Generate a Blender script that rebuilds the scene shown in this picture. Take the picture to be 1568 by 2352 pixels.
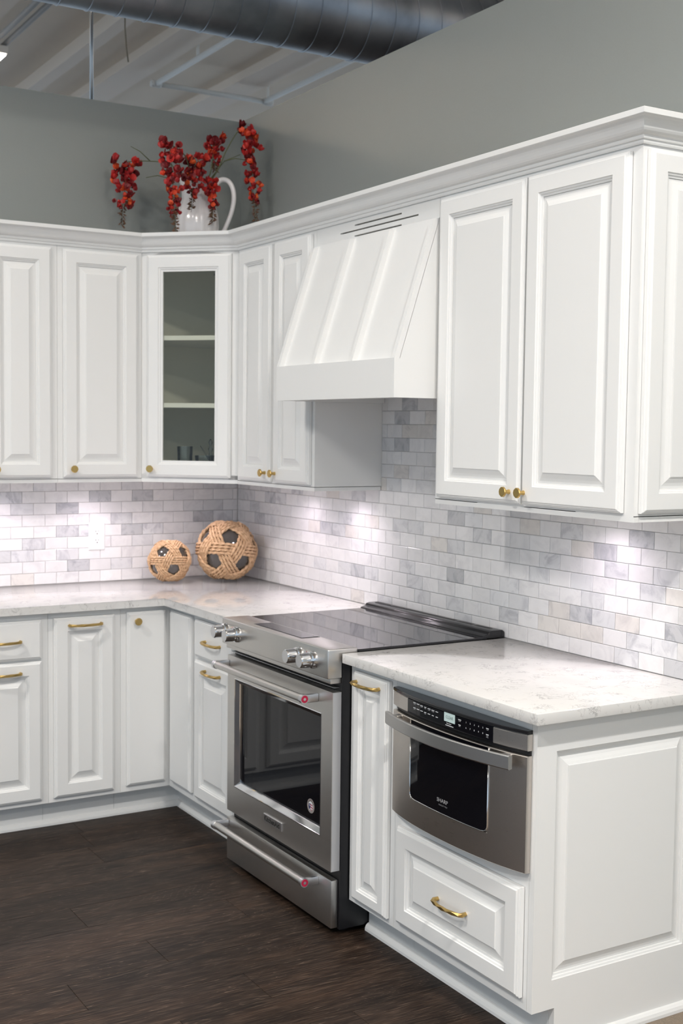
import bpy, bmesh, math, random
from mathutils import Vector, Matrix, Euler, Quaternion

for o in list(bpy.data.objects):
    bpy.data.objects.remove(o, do_unlink=True)
SC = bpy.context.scene
COL = SC.collection
R = math.radians
random.seed(7)

# ------------------------------------------------------------------ camera
CAM_LOC = Vector((-2.6113, -5.2947, 1.5878))
CAM_ROT = Euler((R(86.197), R(-0.675), R(-30.966)), 'XYZ')
FPX = 2852.0
cam = bpy.data.cameras.new('camera')
cam.sensor_fit = 'VERTICAL'
cam.sensor_height = 36.0
cam.lens = FPX / 2352.0 * 36.0
cam.clip_start = 0.05
cam.clip_end = 100
cam.dof.use_dof = True
cam.dof.focus_distance = 3.25
cam.dof.aperture_fstop = 6.0
camo = bpy.data.objects.new('camera', cam)
camo.location = CAM_LOC
camo.rotation_euler = CAM_ROT
COL.objects.link(camo)
SC.camera = camo

# ------------------------------------------------------------------ world and light
wd = bpy.data.worlds.new('daylight')
SC.world = wd
wd.use_nodes = True
bgn = wd.node_tree.nodes['Background']
bgn.inputs['Color'].default_value = (0.72, 0.86, 1.0, 1)
bgn.inputs['Strength'].default_value = 0.86
SC.view_settings.view_transform = 'Standard'
SC.view_settings.look = 'None'
SC.view_settings.gamma = 1.0
SC.view_settings.use_curve_mapping = False
SC.view_settings.exposure = 0.03

CEIL = 4.35
# linear showroom fixtures: x, y, watts down, spread, turned to run along x
LAMPS = [(-1.60, -1.60, 10, 165, True), (-3.7, -2.2, 72, 165, True), (-1.30, -4.9, 96, 165, True), (-4.3, -5.0, 74, 165, True),
         (-2.2, -7.4, 66, 170, True), (-3.6, 4.2, 70, 160, True), (4.4, 4.4, 70, 160, True), (2.9, -3.0, 50, 160, True)]
for i, (lx, ly, pw, spr, alongx) in enumerate(LAMPS):
    for up in (False, True):  # upward lights are added to brighten the ceiling, strongest beyond the back wall
        ld = bpy.data.lights.new('ceiling_lamp', 'AREA')
        ld.shape = 'RECTANGLE'
        ld.size = 0.5
        ld.size_y = 0.12
        ld.energy = (pw*3.2 if ly > 0 else pw*0.3) if up else pw
        ld.spread = R(170 if up else spr)
        ld.color = (1.0, 0.90, 0.78) if up else (1.0, 0.975, 0.94)
        lo = bpy.data.objects.new('ceiling_lamp', ld)
        lo.location = (lx, ly, 4.10 if up else 3.98)
        lo.rotation_euler = (math.pi if up else 0, 0, 0)
        COL.objects.link(lo)

# ------------------------------------------------------------------ helpers
def link(o, parent=None):
    COL.objects.link(o)
    if parent is not None:
        o.parent = parent
    return o

def tag(o, label=None, cat=None, group=None, kind=None):
    if label: o['label'] = label
    if cat: o['category'] = cat
    if group: o['group'] = group
    if kind: o['kind'] = kind
    return o

def thing(name, label, cat, loc=(0, 0, 0), rz=0.0, group=None):
    o = bpy.data.objects.new(name, None)
    o.empty_display_size = 0.05
    o.location = loc
    o.rotation_euler = (0, 0, rz)
    link(o)
    return tag(o, label, cat, group)

def mesh_from(name, verts, faces, smooth=False):
    me = bpy.data.meshes.new(name)
    me.from_pydata([tuple(v) for v in verts], [], faces)
    me.update()
    bm = bmesh.new(); bm.from_mesh(me)
    bmesh.ops.recalc_face_normals(bm, faces=bm.faces)
    bm.to_mesh(me); bm.free()
    if smooth:
        me.polygons.foreach_set('use_smooth', [True] * len(me.polygons))
    return me

def obj(name, me, mat, parent=None, loc=(0, 0, 0), rot=(0, 0, 0)):
    if mat is not None and len(me.materials) == 0:
        me.materials.append(mat)
    o = bpy.data.objects.new(name, me)
    o.location = loc
    o.rotation_euler = rot
    return link(o, parent)

def raw(name, verts, faces, mat, parent=None, loc=(0, 0, 0), rot=(0, 0, 0), smooth=False):
    return obj(name, mesh_from(name, verts, faces, smooth), mat, parent, loc, rot)

class MB:
    """collects shapes into one bmesh"""
    def __init__(s): s.bm = bmesh.new()
    def box(s, x0, x1, y0, y1, z0, z1, bev=0.0, seg=2):
        m = Matrix.Translation(((x0+x1)/2, (y0+y1)/2, (z0+z1)/2)) @ Matrix.Diagonal((abs(x1-x0), abs(y1-y0), abs(z1-z0), 1))
        r = bmesh.ops.create_cube(s.bm, size=1.0, matrix=m)
        if bev > 0:
            es = list({e for v in r['verts'] for e in v.link_edges})
            bmesh.ops.bevel(s.bm, geom=es, offset=bev, segments=seg, profile=0.5, affect='EDGES')
        return s
    def poly(s, verts, faces):
        vs = [s.bm.verts.new(v) for v in verts]
        for f in faces:
            try: s.bm.faces.new([vs[i] for i in f])
            except ValueError: pass
        return s
    def prism(s, pts, z0, z1):
        n = len(pts)
        v = [(p[0], p[1], z0) for p in pts] + [(p[0], p[1], z1) for p in pts]
        f = [list(range(n))[::-1], list(range(n, 2*n))] + [[i, (i+1) % n, n+(i+1) % n, n+i] for i in range(n)]
        return s.poly(v, f)
    def lathe(s, prof, seg=24, mat=None, cap=True):
        """prof: (r, h) about +Z; mat: 4x4 to place"""
        mat = mat or Matrix.Identity(4)
        v, f = [], []
        for (r, h) in prof:
            for k in range(seg):
                a = 2*math.pi*k/seg
                v.append(mat @ Vector((r*math.cos(a), r*math.sin(a), h)))
        m = len(prof)
        for i in range(m-1):
            for k in range(seg):
                f.append([i*seg+k, i*seg+(k+1) % seg, (i+1)*seg+(k+1) % seg, (i+1)*seg+k])
        if cap:
            f.append(list(range(seg))[::-1]); f.append([(m-1)*seg+k for k in range(seg)])
        return s.poly(v, f)
    def tube(s, pts, rad, seg=8, cap=True):
        pts = [Vector(p) for p in pts]
        n = len(pts)
        rads = rad if isinstance(rad, (list, tuple)) else [rad]*n
        v, f = [], []
        up = Vector((0, 0, 1))
        prev = None
        for i in range(n):
            t = (pts[min(i+1, n-1)] - pts[max(i-1, 0)]).normalized()
            if prev is None:
                a = t.cross(up)
                if a.length < 1e-3: a = t.cross(Vector((1, 0, 0)))
                a.normalize()
            else:
                a = prev - t*prev.dot(t); a.normalize()
            prev = a
            b = t.cross(a)
            for k in range(seg):
                an = 2*math.pi*k/seg
                v.append(pts[i] + (a*math.cos(an)+b*math.sin(an))*rads[i])
        for i in range(n-1):
            for k in range(seg):
                f.append([i*seg+k, i*seg+(k+1) % seg, (i+1)*seg+(k+1) % seg, (i+1)*seg+k])
        if cap:
            f.append(list(range(seg))[::-1]); f.append([(n-1)*seg+k for k in range(seg)])
        return s.poly(v, f)
    def mesh(s, name, smooth=False, angle=None):
        bmesh.ops.recalc_face_normals(s.bm, faces=s.bm.faces)
        me = bpy.data.meshes.new(name)
        s.bm.to_mesh(me); s.bm.free()
        if smooth:
            me.polygons.foreach_set('use_smooth', [True]*len(me.polygons))
            if angle:
                me.set_sharp_from_angle(angle=R(angle))
        return me
    def build(s, name, mat, parent=None, loc=(0, 0, 0), rot=(0, 0, 0), smooth=False, angle=None):
        return obj(name, s.mesh(name, smooth, angle), mat, parent, loc, rot)

CR = CAM_ROT.to_matrix()
def at(px, py, axis, d):
    """photo pixel -> point on the plane axis = d (the wall, shelf or floor it touches)"""
    ray = CR @ Vector(((px-784)/FPX, -(py-1176)/FPX, -1))
    n = {'x': Vector((1, 0, 0)), 'y': Vector((0, 1, 0)), 'z': Vector((0, 0, 1))}[axis]
    return CAM_LOC + ray*((d - n.dot(CAM_LOC))/n.dot(ray))

# ------------------------------------------------------------------ materials
def newmat(name):
    m = bpy.data.materials.new(name); m.use_nodes = True
    return m, m.node_tree.nodes, m.node_tree.links, m.node_tree.nodes['Principled BSDF']

def pm(name, col, rough=0.5, metal=0.0, spec=0.5, coat=0.0, noise=None, emit=None, estr=0.0):
    m, N, L, b = newmat(name)
    b.inputs['Base Color'].default_value = (*col, 1)
    b.inputs['Roughness'].default_value = rough
    b.inputs['Metallic'].default_value = metal
    b.inputs['Specular IOR Level'].default_value = spec
    b.inputs['Coat Weight'].default_value = coat
    if emit:
        b.inputs['Emission Color'].default_value = (*emit, 1)
        b.inputs['Emission Strength'].default_value = estr
    if noise:
        sc, amt, bump = noise
        t = N.new('ShaderNodeTexCoord'); n = N.new('ShaderNodeTexNoise')
        n.inputs['Scale'].default_value = sc; n.inputs['Detail'].default_value = 4
        L.new(t.outputs['Object'], n.inputs['Vector'])
        if amt:
            r = N.new('ShaderNodeMapRange')
            r.inputs['To Min'].default_value = 1-amt; r.inputs['To Max'].default_value = 1+amt
            mx = N.new('ShaderNodeMix'); mx.data_type = 'RGBA'; mx.blend_type = 'MULTIPLY'
            mx.inputs['Factor'].default_value = 1
            mx.inputs['A'].default_value = (*col, 1)
            L.new(n.outputs['Fac'], r.inputs['Value'])
            L.new(r.outputs['Result'], mx.inputs['B'])
            L.new(mx.outputs['Result'], b.inputs['Base Color'])
        if bump:
            bp = N.new('ShaderNodeBump'); bp.inputs['Strength'].default_value = bump
            bp.inputs['Distance'].default_value = 0.001
            L.new(n.outputs['Fac'], bp.inputs['Height'])
            L.new(bp.outputs['Normal'], b.inputs['Normal'])
    return m

M = {}
M['white'] = pm('white_paint', (0.80, 0.80, 0.79), 0.33)
M['inside'] = pm('cabinet_interior', (0.87, 0.85, 0.77), 0.5)
M['wall'] = pm('grey_wall_paint', (0.26, 0.28, 0.27), 0.42, noise=(160, 0.03, 0.12))
M['ceiling'] = pm('ceiling_white', (0.86, 0.77, 0.66), 0.8, noise=(3, 0.04, 0))
M['beam'] = pm('beam_white', (0.88, 0.79, 0.70), 0.7)
M['pipe'] = pm('pipe_white', (0.78, 0.78, 0.76), 0.5)
M['grout'] = pm('grout', (0.55, 0.53, 0.51), 0.9, noise=(200, 0.06, 0.2))
M['brass'] = pm('brushed_brass', (0.57, 0.40, 0.15), 0.36, 1.0, noise=(300, 0.05, 0.05))
M['chrome'] = pm('chrome', (0.72, 0.73, 0.75), 0.06, 1.0)
M['spun'] = pm('spun_metal', (0.72, 0.72, 0.74), 0.30, 1.0)
M['black'] = pm('black_enamel', (0.008, 0.008, 0.010), 0.35)
M['vent'] = pm('black_gloss_plastic', (0.012, 0.012, 0.014), 0.16)
M['blackglass'] = pm('black_glass', (0.004, 0.004, 0.006), 0.03, spec=0.25)
M['cook'] = pm('cooktop_glass', (0.012, 0.011, 0.014), 0.035, spec=0.85)
M['plastic'] = pm('white_plastic', (0.86, 0.86, 0.86), 0.3)
M['dark'] = pm('dark_slot', (0.03, 0.03, 0.03), 0.7)
M['slot'] = pm('vent_slot_dark', (0.10, 0.09, 0.05), 0.8)
M['print'] = pm('white_print', (0.72, 0.74, 0.76), 0.5)
M['printdim'] = pm('silver_print', (0.34, 0.34, 0.35), 0.5)
M['inkdim'] = pm('grey_print', (0.22, 0.22, 0.23), 0.5)
M['ink'] = pm('black_print', (0.02, 0.02, 0.02), 0.5)
M['red'] = pm('red_enamel', (0.42, 0.01, 0.05), 0.25)
M['navy'] = pm('navy_print', (0.02, 0.03, 0.12), 0.4)
M['lcd'] = pm('lcd_screen', (0.45, 0.56, 0.55), 0.3, emit=(0.62, 0.78, 0.76), estr=0.12)
M['lcdink'] = pm('lcd_digit', (0.16, 0.22, 0.22), 0.5)
M['ceramic'] = pm('white_ceramic', (0.83, 0.80, 0.80), 0.12, coat=0.5)
M['stem'] = pm('green_stem', (0.10, 0.11, 0.05), 0.7, noise=(60, 0.3, 0))
M['bud'] = pm('dried_bud', (0.11, 0.055, 0.03), 0.8, noise=(80, 0.5, 0))
M['led'] = pm('lamp_diffuser', (0.9, 0.9, 0.9), 0.5, emit=(1, 0.98, 0.95), estr=9.0)
M['puck'] = pm('puck_lens', (0.9, 0.9, 0.9), 0.5, emit=(1, 0.93, 0.98), estr=14.0)
M['rod'] = pm('zinc_rod', (0.42, 0.44, 0.46), 0.3, 1.0)
M['conduit'] = pm('grey_conduit', (0.36, 0.35, 0.34), 0.6)
M['smoke'] = pm('smoked_glass', (0.055, 0.050, 0.046), 0.05, spec=0.7, coat=0.4)

def brushed(name, col, r0, r1, axis):
    m, N, L, b = newmat(name)
    b.inputs['Base Color'].default_value = (*col, 1); b.inputs['Metallic'].default_value = 1
    t = N.new('ShaderNodeTexCoord'); mp = N.new('ShaderNodeMapping'); n = N.new('ShaderNodeTexNoise')
    sc = [900, 900, 900]; sc[axis] = 6
    mp.inputs['Scale'].default_value = sc
    n.inputs['Scale'].default_value = 1; n.inputs['Detail'].default_value = 2
    L.new(t.outputs['Object'], mp.inputs['Vector']); L.new(mp.outputs['Vector'], n.inputs['Vector'])
    r = N.new('ShaderNodeMapRange'); r.inputs['To Min'].default_value = r0; r.inputs['To Max'].default_value = r1
    L.new(n.outputs['Fac'], r.inputs['Value']); L.new(r.outputs['Result'], b.inputs['Roughness'])
    bp = N.new('ShaderNodeBump'); bp.inputs['Strength'].default_value = 0.04; bp.inputs['Distance'].default_value = 0.0005
    L.new(n.outputs['Fac'], bp.inputs['Height']); L.new(bp.outputs['Normal'], b.inputs['Normal'])
    b.inputs['Anisotropic'].default_value = 0.4
    return m
M['steel'] = brushed('brushed_stainless', (0.66, 0.64, 0.615), 0.30, 0.44, 0)
M['steel2'] = brushed('warm_stainless', (0.64, 0.60, 0.56), 0.24, 0.36, 0)

def mat_tile():
    m, N, L, b = newmat('marble_tile')
    oi = N.new('ShaderNodeObjectInfo'); t = N.new('ShaderNodeTexCoord')
    sc = N.new('ShaderNodeVectorMath'); sc.operation = 'SCALE'
    cmb = N.new('ShaderNodeCombineXYZ')
    L.new(oi.outputs['Random'], cmb.inputs['X']); L.new(oi.outputs['Random'], cmb.inputs['Y'])
    L.new(cmb.outputs[0], sc.inputs[0]); sc.inputs['Scale'].default_value = 57.0
    ad = N.new('ShaderNodeVectorMath'); ad.operation = 'ADD'
    L.new(t.outputs['Object'], ad.inputs[0]); L.new(sc.outputs[0], ad.inputs[1])
    n1 = N.new('ShaderNodeTexNoise'); n1.inputs['Scale'].default_value = 11; n1.inputs['Detail'].default_value = 7
    n1.inputs['Roughness'].default_value = 0.65; n1.inputs['Distortion'].default_value = 1.6
    n2 = N.new('ShaderNodeTexNoise'); n2.inputs['Scale'].default_value = 26; n2.inputs['Detail'].default_value = 5
    L.new(ad.outputs[0], n1.inputs['Vector']); L.new(ad.outputs[0], n2.inputs['Vector'])
    r1 = N.new('ShaderNodeValToRGB')
    r1.color_ramp.elements[0].position = 0.36; r1.color_ramp.elements[0].color = (0.62, 0.62, 0.66, 1)
    r1.color_ramp.elements[1].position = 0.52; r1.color_ramp.elements[1].color = (1, 1, 1, 1)
    L.new(n1.outputs['Fac'], r1.inputs['Fac'])
    r2 = N.new('ShaderNodeMapRange'); r2.inputs['To Min'].default_value = 0.93; r2.inputs['To Max'].default_value = 1.05
    L.new(n2.outputs['Fac'], r2.inputs['Value'])
    # vein strength grows on the greyer tiles (alpha of the object colour)
    mx = N.new('ShaderNodeMix'); mx.data_type = 'RGBA'; mx.blend_type = 'MULTIPLY'
    L.new(oi.outputs['Alpha'], mx.inputs['Factor'])
    L.new(oi.outputs['Color'], mx.inputs['A']); L.new(r1.outputs['Color'], mx.inputs['B'])
    m2 = N.new('ShaderNodeMix'); m2.data_type = 'RGBA'; m2.blend_type = 'MULTIPLY'; m2.inputs['Factor'].default_value = 1
    L.new(mx.outputs['Result'], m2.inputs['A']); L.new(r2.outputs['Result'], m2.inputs['B'])
    L.new(m2.outputs['Result'], b.inputs['Base Color'])
    b.inputs['Roughness'].default_value = 0.22
    bp = N.new('ShaderNodeBump'); bp.inputs['Strength'].default_value = 0.08; bp.inputs['Distance'].default_value = 0.002
    L.new(n2.outputs['Fac'], bp.inputs['Height']); L.new(bp.outputs['Normal'], b.inputs['Normal'])
    return m
M['tile'] = mat_tile()

def mat_quartz():
    m, N, L, b = newmat('white_quartz')
    t = N.new('ShaderNodeTexCoord')
    n1 = N.new('ShaderNodeTexNoise'); n1.inputs['Scale'].default_value = 19; n1.inputs['Detail'].default_value = 9
    n1.inputs['Roughness'].default_value = 0.7; n1.inputs['Distortion'].default_value = 0.9
    L.new(t.outputs['Object'], n1.inputs['Vector'])
    s = N.new('ShaderNodeMath'); s.operation = 'SUBTRACT'; s.inputs[1].default_value = 0.5
    a = N.new('ShaderNodeMath'); a.operation = 'ABSOLUTE'
    L.new(n1.outputs['Fac'], s.inputs[0]); L.new(s.outputs[0], a.inputs[0])
    r = N.new('ShaderNodeValToRGB')
    r.color_ramp.elements[0].position = 0.0; r.color_ramp.elements[0].color = (1, 1, 1, 1)
    r.color_ramp.elements[1].position = 0.020; r.color_ramp.elements[1].color = (0, 0, 0, 1)
    L.new(a.outputs[0], r.inputs['Fac'])
    n2 = N.new('ShaderNodeTexNoise'); n2.inputs['Scale'].default_value = 17; n2.inputs['Detail'].default_value = 3
    L.new(t.outputs['Object'], n2.inputs['Vector'])
    r2 = N.new('ShaderNodeValToRGB')
    r2.color_ramp.elements[0].position = 0.44; r2.color_ramp.elements[0].color = (0, 0, 0, 1)
    r2.color_ramp.elements[1].position = 0.66; r2.color_ramp.elements[1].color = (1, 1, 1, 1)
    L.new(n2.outputs['Fac'], r2.inputs['Fac'])
    mu = N.new('ShaderNodeMath'); mu.operation = 'MULTIPLY'
    L.new(r.outputs['Color'], mu.inputs[0]); L.new(r2.outputs['Color'], mu.inputs[1])
    mx = N.new('ShaderNodeMix'); mx.data_type = 'RGBA'
    mx.inputs['A'].default_value = (0.69, 0.68, 0.665, 1); mx.inputs['B'].default_value = (0.30, 0.29, 0.29, 1)
    L.new(mu.outputs[0], mx.inputs['Factor'])
    L.new(mx.outputs['Result'], b.inputs['Base Color'])
    b.inputs['Roughness'].default_value = 0.07; b.inputs['Specular IOR Level'].default_value = 0.6
    return m
M['quartz'] = mat_quartz()

def mat_wood():
    m, N, L, b = newmat('dark_oak_plank')
    oi = N.new('ShaderNodeObjectInfo'); t = N.new('ShaderNodeTexCoord')
    cmb = N.new('ShaderNodeCombineXYZ')
    for k in 'XYZ': L.new(oi.outputs['Random'], cmb.inputs[k])
    sc = N.new('ShaderNodeVectorMath'); sc.operation = 'SCALE'; sc.inputs['Scale'].default_value = 91.0
    L.new(cmb.outputs[0], sc.inputs[0])
    ad = N.new('ShaderNodeVectorMath'); ad.operation = 'ADD'
    L.new(t.outputs['Object'], ad.inputs[0]); L.new(sc.outputs[0], ad.inputs[1])
    mp = N.new('ShaderNodeMapping'); mp.inputs['Scale'].default_value = (1.6, 9.0, 9.0)
    L.new(ad.outputs[0], mp.inputs['Vector'])
    n1 = N.new('ShaderNodeTexNoise'); n1.inputs['Scale'].default_value = 1.0; n1.inputs['Detail'].default_value = 6
    n1.inputs['Roughness'].default_value = 0.62
    L.new(mp.outputs['Vector'], n1.inputs['Vector'])
    r = N.new('ShaderNodeValToRGB')
    e = r.color_ramp.elements
    e[0].position = 0.30; e[0].color = (0.024, 0.0155, 0.012, 1)
    e[1].position = 0.74; e[1].color = (0.118, 0.066, 0.041, 1)
    k = e.new(0.52); k.color = (0.056, 0.034, 0.0235, 1)
    L.new(n1.outputs['Fac'], r.inputs['Fac'])
    # pale limed grain: contour lines of a stretched noise give cathedral figures
    mp2 = N.new('ShaderNodeMapping'); mp2.inputs['Scale'].default_value = (0.9, 7.0, 7.0)
    L.new(ad.outputs[0], mp2.inputs['Vector'])
    n2 = N.new('ShaderNodeTexNoise'); n2.inputs['Scale'].default_value = 1.0; n2.inputs['Detail'].default_value = 2.5
    n2.inputs['Distortion'].default_value = 0.3
    L.new(mp2.outputs['Vector'], n2.inputs['Vector'])
    mu = N.new('ShaderNodeMath'); mu.operation = 'MULTIPLY'; mu.inputs[1].default_value = 60.0
    L.new(n2.outputs['Fac'], mu.inputs[0])
    fr = N.new('ShaderNodeMath'); fr.operation = 'FRACT'; L.new(mu.outputs[0], fr.inputs[0])
    rr = N.new('ShaderNodeValToRGB')
    q = rr.color_ramp.elements
    q[0].position = 0.0; q[0].color = (1, 1, 1, 1); q[1].position = 0.22; q[1].color = (0, 0, 0, 1)
    L.new(fr.outputs[0], rr.inputs['Fac'])
    mp3 = N.new('ShaderNodeMapping'); mp3.inputs['Scale'].default_value = (14, 300, 300)
    L.new(ad.outputs[0], mp3.inputs['Vector'])
    n3 = N.new('ShaderNodeTexNoise'); n3.inputs['Scale'].default_value = 1.0; n3.inputs['Detail'].default_value = 3
    L.new(mp3.outputs['Vector'], n3.inputs['Vector'])
    r3 = N.new('ShaderNodeValToRGB'); r3.color_ramp.elements[0].position = 0.46; r3.color_ramp.elements[1].position = 0.72
    L.new(n3.outputs['Fac'], r3.inputs['Fac'])
    g = N.new('ShaderNodeMath'); g.operation = 'MULTIPLY'
    L.new(rr.outputs['Color'], g.inputs[0]); L.new(r3.outputs['Color'], g.inputs[1])
    g2 = N.new('ShaderNodeMath'); g2.operation = 'MULTIPLY_ADD'; g2.inputs[1].default_value = 0.22
    g2.use_clamp = True
    L.new(r3.outputs['Color'], g2.inputs[0]); L.new(g.outputs[0], g2.inputs[2])
    g3 = N.new('ShaderNodeMath'); g3.operation = 'MULTIPLY'; g3.inputs[1].default_value = 0.95
    L.new(g2.outputs[0], g3.inputs[0])
    mx = N.new('ShaderNodeMix'); mx.data_type = 'RGBA'
    L.new(g3.outputs[0], mx.inputs['Factor']); L.new(r.outputs['Color'], mx.inputs['A'])
    mx.inputs['B'].default_value = (0.30, 0.215, 0.16, 1)
    hs = N.new('ShaderNodeMapRange'); hs.inputs['To Min'].default_value = 0.35; hs.inputs['To Max'].default_value = 0.46
    L.new(oi.outputs['Random'], hs.inputs['Value'])
    m3 = N.new('ShaderNodeMix'); m3.data_type = 'RGBA'; m3.blend_type = 'MULTIPLY'; m3.inputs['Factor'].default_value = 1
    L.new(mx.outputs['Result'], m3.inputs['A']); L.new(hs.outputs['Result'], m3.inputs['B'])
    fs = N.new('ShaderNodeMapRange'); fs.inputs['From Min'].default_value = 0.3; fs.inputs['From Max'].default_value = 0.7
    fs.inputs['To Min'].default_value = 0.55; fs.inputs['To Max'].default_value = 1.4
    L.new(n3.outputs['Fac'], fs.inputs['Value'])
    m4 = N.new('ShaderNodeMix'); m4.data_type = 'RGBA'; m4.blend_type = 'MULTIPLY'; m4.inputs['Factor'].default_value = 1
    L.new(m3.outputs['Result'], m4.inputs['A']); L.new(fs.outputs['Result'], m4.inputs['B'])
    L.new(m4.outputs['Result'], b.inputs['Base Color'])
    b.inputs['Roughness'].default_value = 0.50; b.inputs['Specular IOR Level'].default_value = 0.2
    bp = N.new('ShaderNodeBump'); bp.inputs['Strength'].default_value = 0.25; bp.inputs['Distance'].default_value = 0.0008
    L.new(n3.outputs['Fac'], bp.inputs['Height']); L.new(bp.outputs['Normal'], b.inputs['Normal'])
    return m
M['wood'] = mat_wood()
M['carpet'] = pm('carpet', (0.23, 0.185, 0.14), 0.95, noise=(260, 0.45, 1.0))

def mat_random(name, stops, rough, coat=0.0):
    m, N, L, b = newmat(name)
    oi = N.new('ShaderNodeObjectInfo'); r = N.new('ShaderNodeValToRGB')
    e = r.color_ramp.elements
    e[0].position, e[0].color = stops[0][0], (*stops[0][1], 1)
    e[1].position, e[1].color = stops[-1][0], (*stops[-1][1], 1)
    for p, c in stops[1:-1]:
        k = e.new(p); k.color = (*c, 1)
    L.new(oi.outputs['Random'], r.inputs['Fac']); L.new(r.outputs['Color'], b.inputs['Base Color'])
    b.inputs['Roughness'].default_value = rough
    return m
M['petal'] = mat_random('red_petal', [(0.0, (0.12, 0.003, 0.006)), (0.5, (0.30, 0.006, 0.008)), (0.82, (0.46, 0.014, 0.010)), (0.93, (0.66, 0.06, 0.012)), (1.0, (0.72, 0.11, 0.018))], 0.55)

def mat_rope():
    m, N, L, b = newmat('jute_rope')
    t = N.new('ShaderNodeTexCoord'); n = N.new('ShaderNodeTexNoise')
    n.inputs['Scale'].default_value = 130; n.inputs['Detail'].default_value = 5
    L.new(t.outputs['Object'], n.inputs['Vector'])
    r = N.new('ShaderNodeValToRGB')
    r.color_ramp.elements[0].position = 0.25; r.color_ramp.elements[0].color = (0.42, 0.25, 0.13, 1)
    r.color_ramp.elements[1].position = 0.75; r.color_ramp.elements[1].color = (0.74, 0.50, 0.31, 1)
    L.new(n.outputs['Fac'], r.inputs['Fac']); L.new(r.outputs['Color'], b.inputs['Base Color'])
    b.inputs['Roughness'].default_value = 0.85
    bp = N.new('ShaderNodeBump'); bp.inputs['Strength'].default_value = 0.5; bp.inputs['Distance'].default_value = 0.001
    L.new(n.outputs['Fac'], bp.inputs['Height']); L.new(bp.outputs['Normal'], b.inputs['Normal'])
    return m
M['rope'] = mat_rope()

def mat_duct():
    m, N, L, b = newmat('galvanised_steel')
    t = N.new('ShaderNodeTexCoord'); n = N.new('ShaderNodeTexNoise')
    n.inputs['Scale'].default_value = 4.5; n.inputs['Detail'].default_value = 7
    L.new(t.outputs['Object'], n.inputs['Vector'])
    r = N.new('ShaderNodeValToRGB')
    r.color_ramp.elements[0].position = 0.3; r.color_ramp.elements[0].color = (0.17, 0.185, 0.21, 1)
    r.color_ramp.elements[1].position = 0.7; r.color_ramp.elements[1].color = (0.33, 0.355, 0.39, 1)
    L.new(n.outputs['Fac'], r.inputs['Fac']); L.new(r.outputs['Color'], b.inputs['Base Color'])
    b.inputs['Metallic'].default_value = 1.0; b.inputs['Roughness'].default_value = 0.42
    return m
M['duct'] = mat_duct()

def mat_glass(name, tint, gloss):
    m = bpy.data.materials.new(name); m.use_nodes = True
    N, L = m.node_tree.nodes, m.node_tree.links
    N.remove(N['Principled BSDF'])
    tr = N.new('ShaderNodeBsdfTransparent'); tr.inputs['Color'].default_value = (*tint, 1)
    gl = N.new('ShaderNodeBsdfGlossy'); gl.inputs['Roughness'].default_value = 0.02
    fr = N.new('ShaderNodeFresnel'); fr.inputs['IOR'].default_value = gloss
    mx = N.new('ShaderNodeMixShader')
    L.new(fr.outputs[0], mx.inputs[0]); L.new(tr.outputs[0], mx.inputs[1]); L.new(gl.outputs[0], mx.inputs[2])
    L.new(mx.outputs[0], N['Material Output'].inputs['Surface'])
    return m
M['pane'] = mat_glass('door_glass', (0.96, 0.965, 0.92), 1.40)
M['tumbler'] = mat_glass('clear_glass', (0.90, 0.93, 0.95), 1.5)

# ------------------------------------------------------------------ key dimensions (metres)
ZC = 0.897            # counter top
ZU = 1.355            # underside of the wall cabinets
ZT = 2.330            # top of the wall cabinets
WT = 3.009            # top of the partition walls
YA, YB, YE = 1.259, 2.040, 2.929      # along the right wall: range start, range end, cabinet end
DB, DU = 0.610, 0.305                  # cabinet depths
BACK, RIGHT, DIAG = 0.0, -math.pi/2, -math.pi/4

def wallpos(wall, u, z):
    return (u, 0, z) if wall == BACK else (0, -u, z)

# ------------------------------------------------------------------ the setting
fl = MB().box(-7, 7, -9, 9.5, -0.20, -0.012).build('floor', M['wood'])
tag(fl, 'dark brown oak plank floor', None, None, 'structure')
PW, PL = 0.18, 1.22
def plank_mesh(l):
    return MB().box(-l/2, l/2, -PW/2+0.0004, PW/2-0.0004, -0.012, 0, 0.0007, 1).mesh('plank')
pcache = {}
known = {-1: -1.005, 3: -0.676, 5: -0.822, 6: -1.183, 8: -1.026}
rp = random.Random(3)
for k in range(-3, 13):
    yc = -0.69 - 0.18*k - 0.09 + 0.0
    j0 = known.get(k-1+0, None)
    j0 = known.get(k, -0.3 - rp.random()*1.2) if True else j0
    x = j0
    while x < 0: x += PL
    while x > -3.9:
        a, b2 = x-PL, min(x, -0.02)
        if b2 - a > 0.03:
            ln = round(b2-a-0.0008, 4)
            if ln not in pcache:
                pcache[ln] = plank_mesh(ln); pcache[ln].materials.append(M['wood'])
            p = bpy.data.objects.new('plank', pcache[ln]); p.location = ((a+b2)/2, yc, 0)
            link(p, fl)
        x -= PL
cp = MB().box(-7, 7, -9, -2.94, -0.011, 0.002).build('floor_carpet', M['carpet'])
tag(cp, 'tan carpet beyond the plank floor', None, None, 'structure')

wb = MB().box(-4.2, 0.12, 0, 0.12, 0, WT).build('wall_back', M['wall']); tag(wb, 'grey painted partition wall with marble backsplash', kind='structure')
wr = MB().box(0, 0.12, -4.4, -0.0005, 0, WT).build('wall_right', M['wall']); tag(wr, 'grey painted partition wall behind the range', kind='structure')

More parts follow.
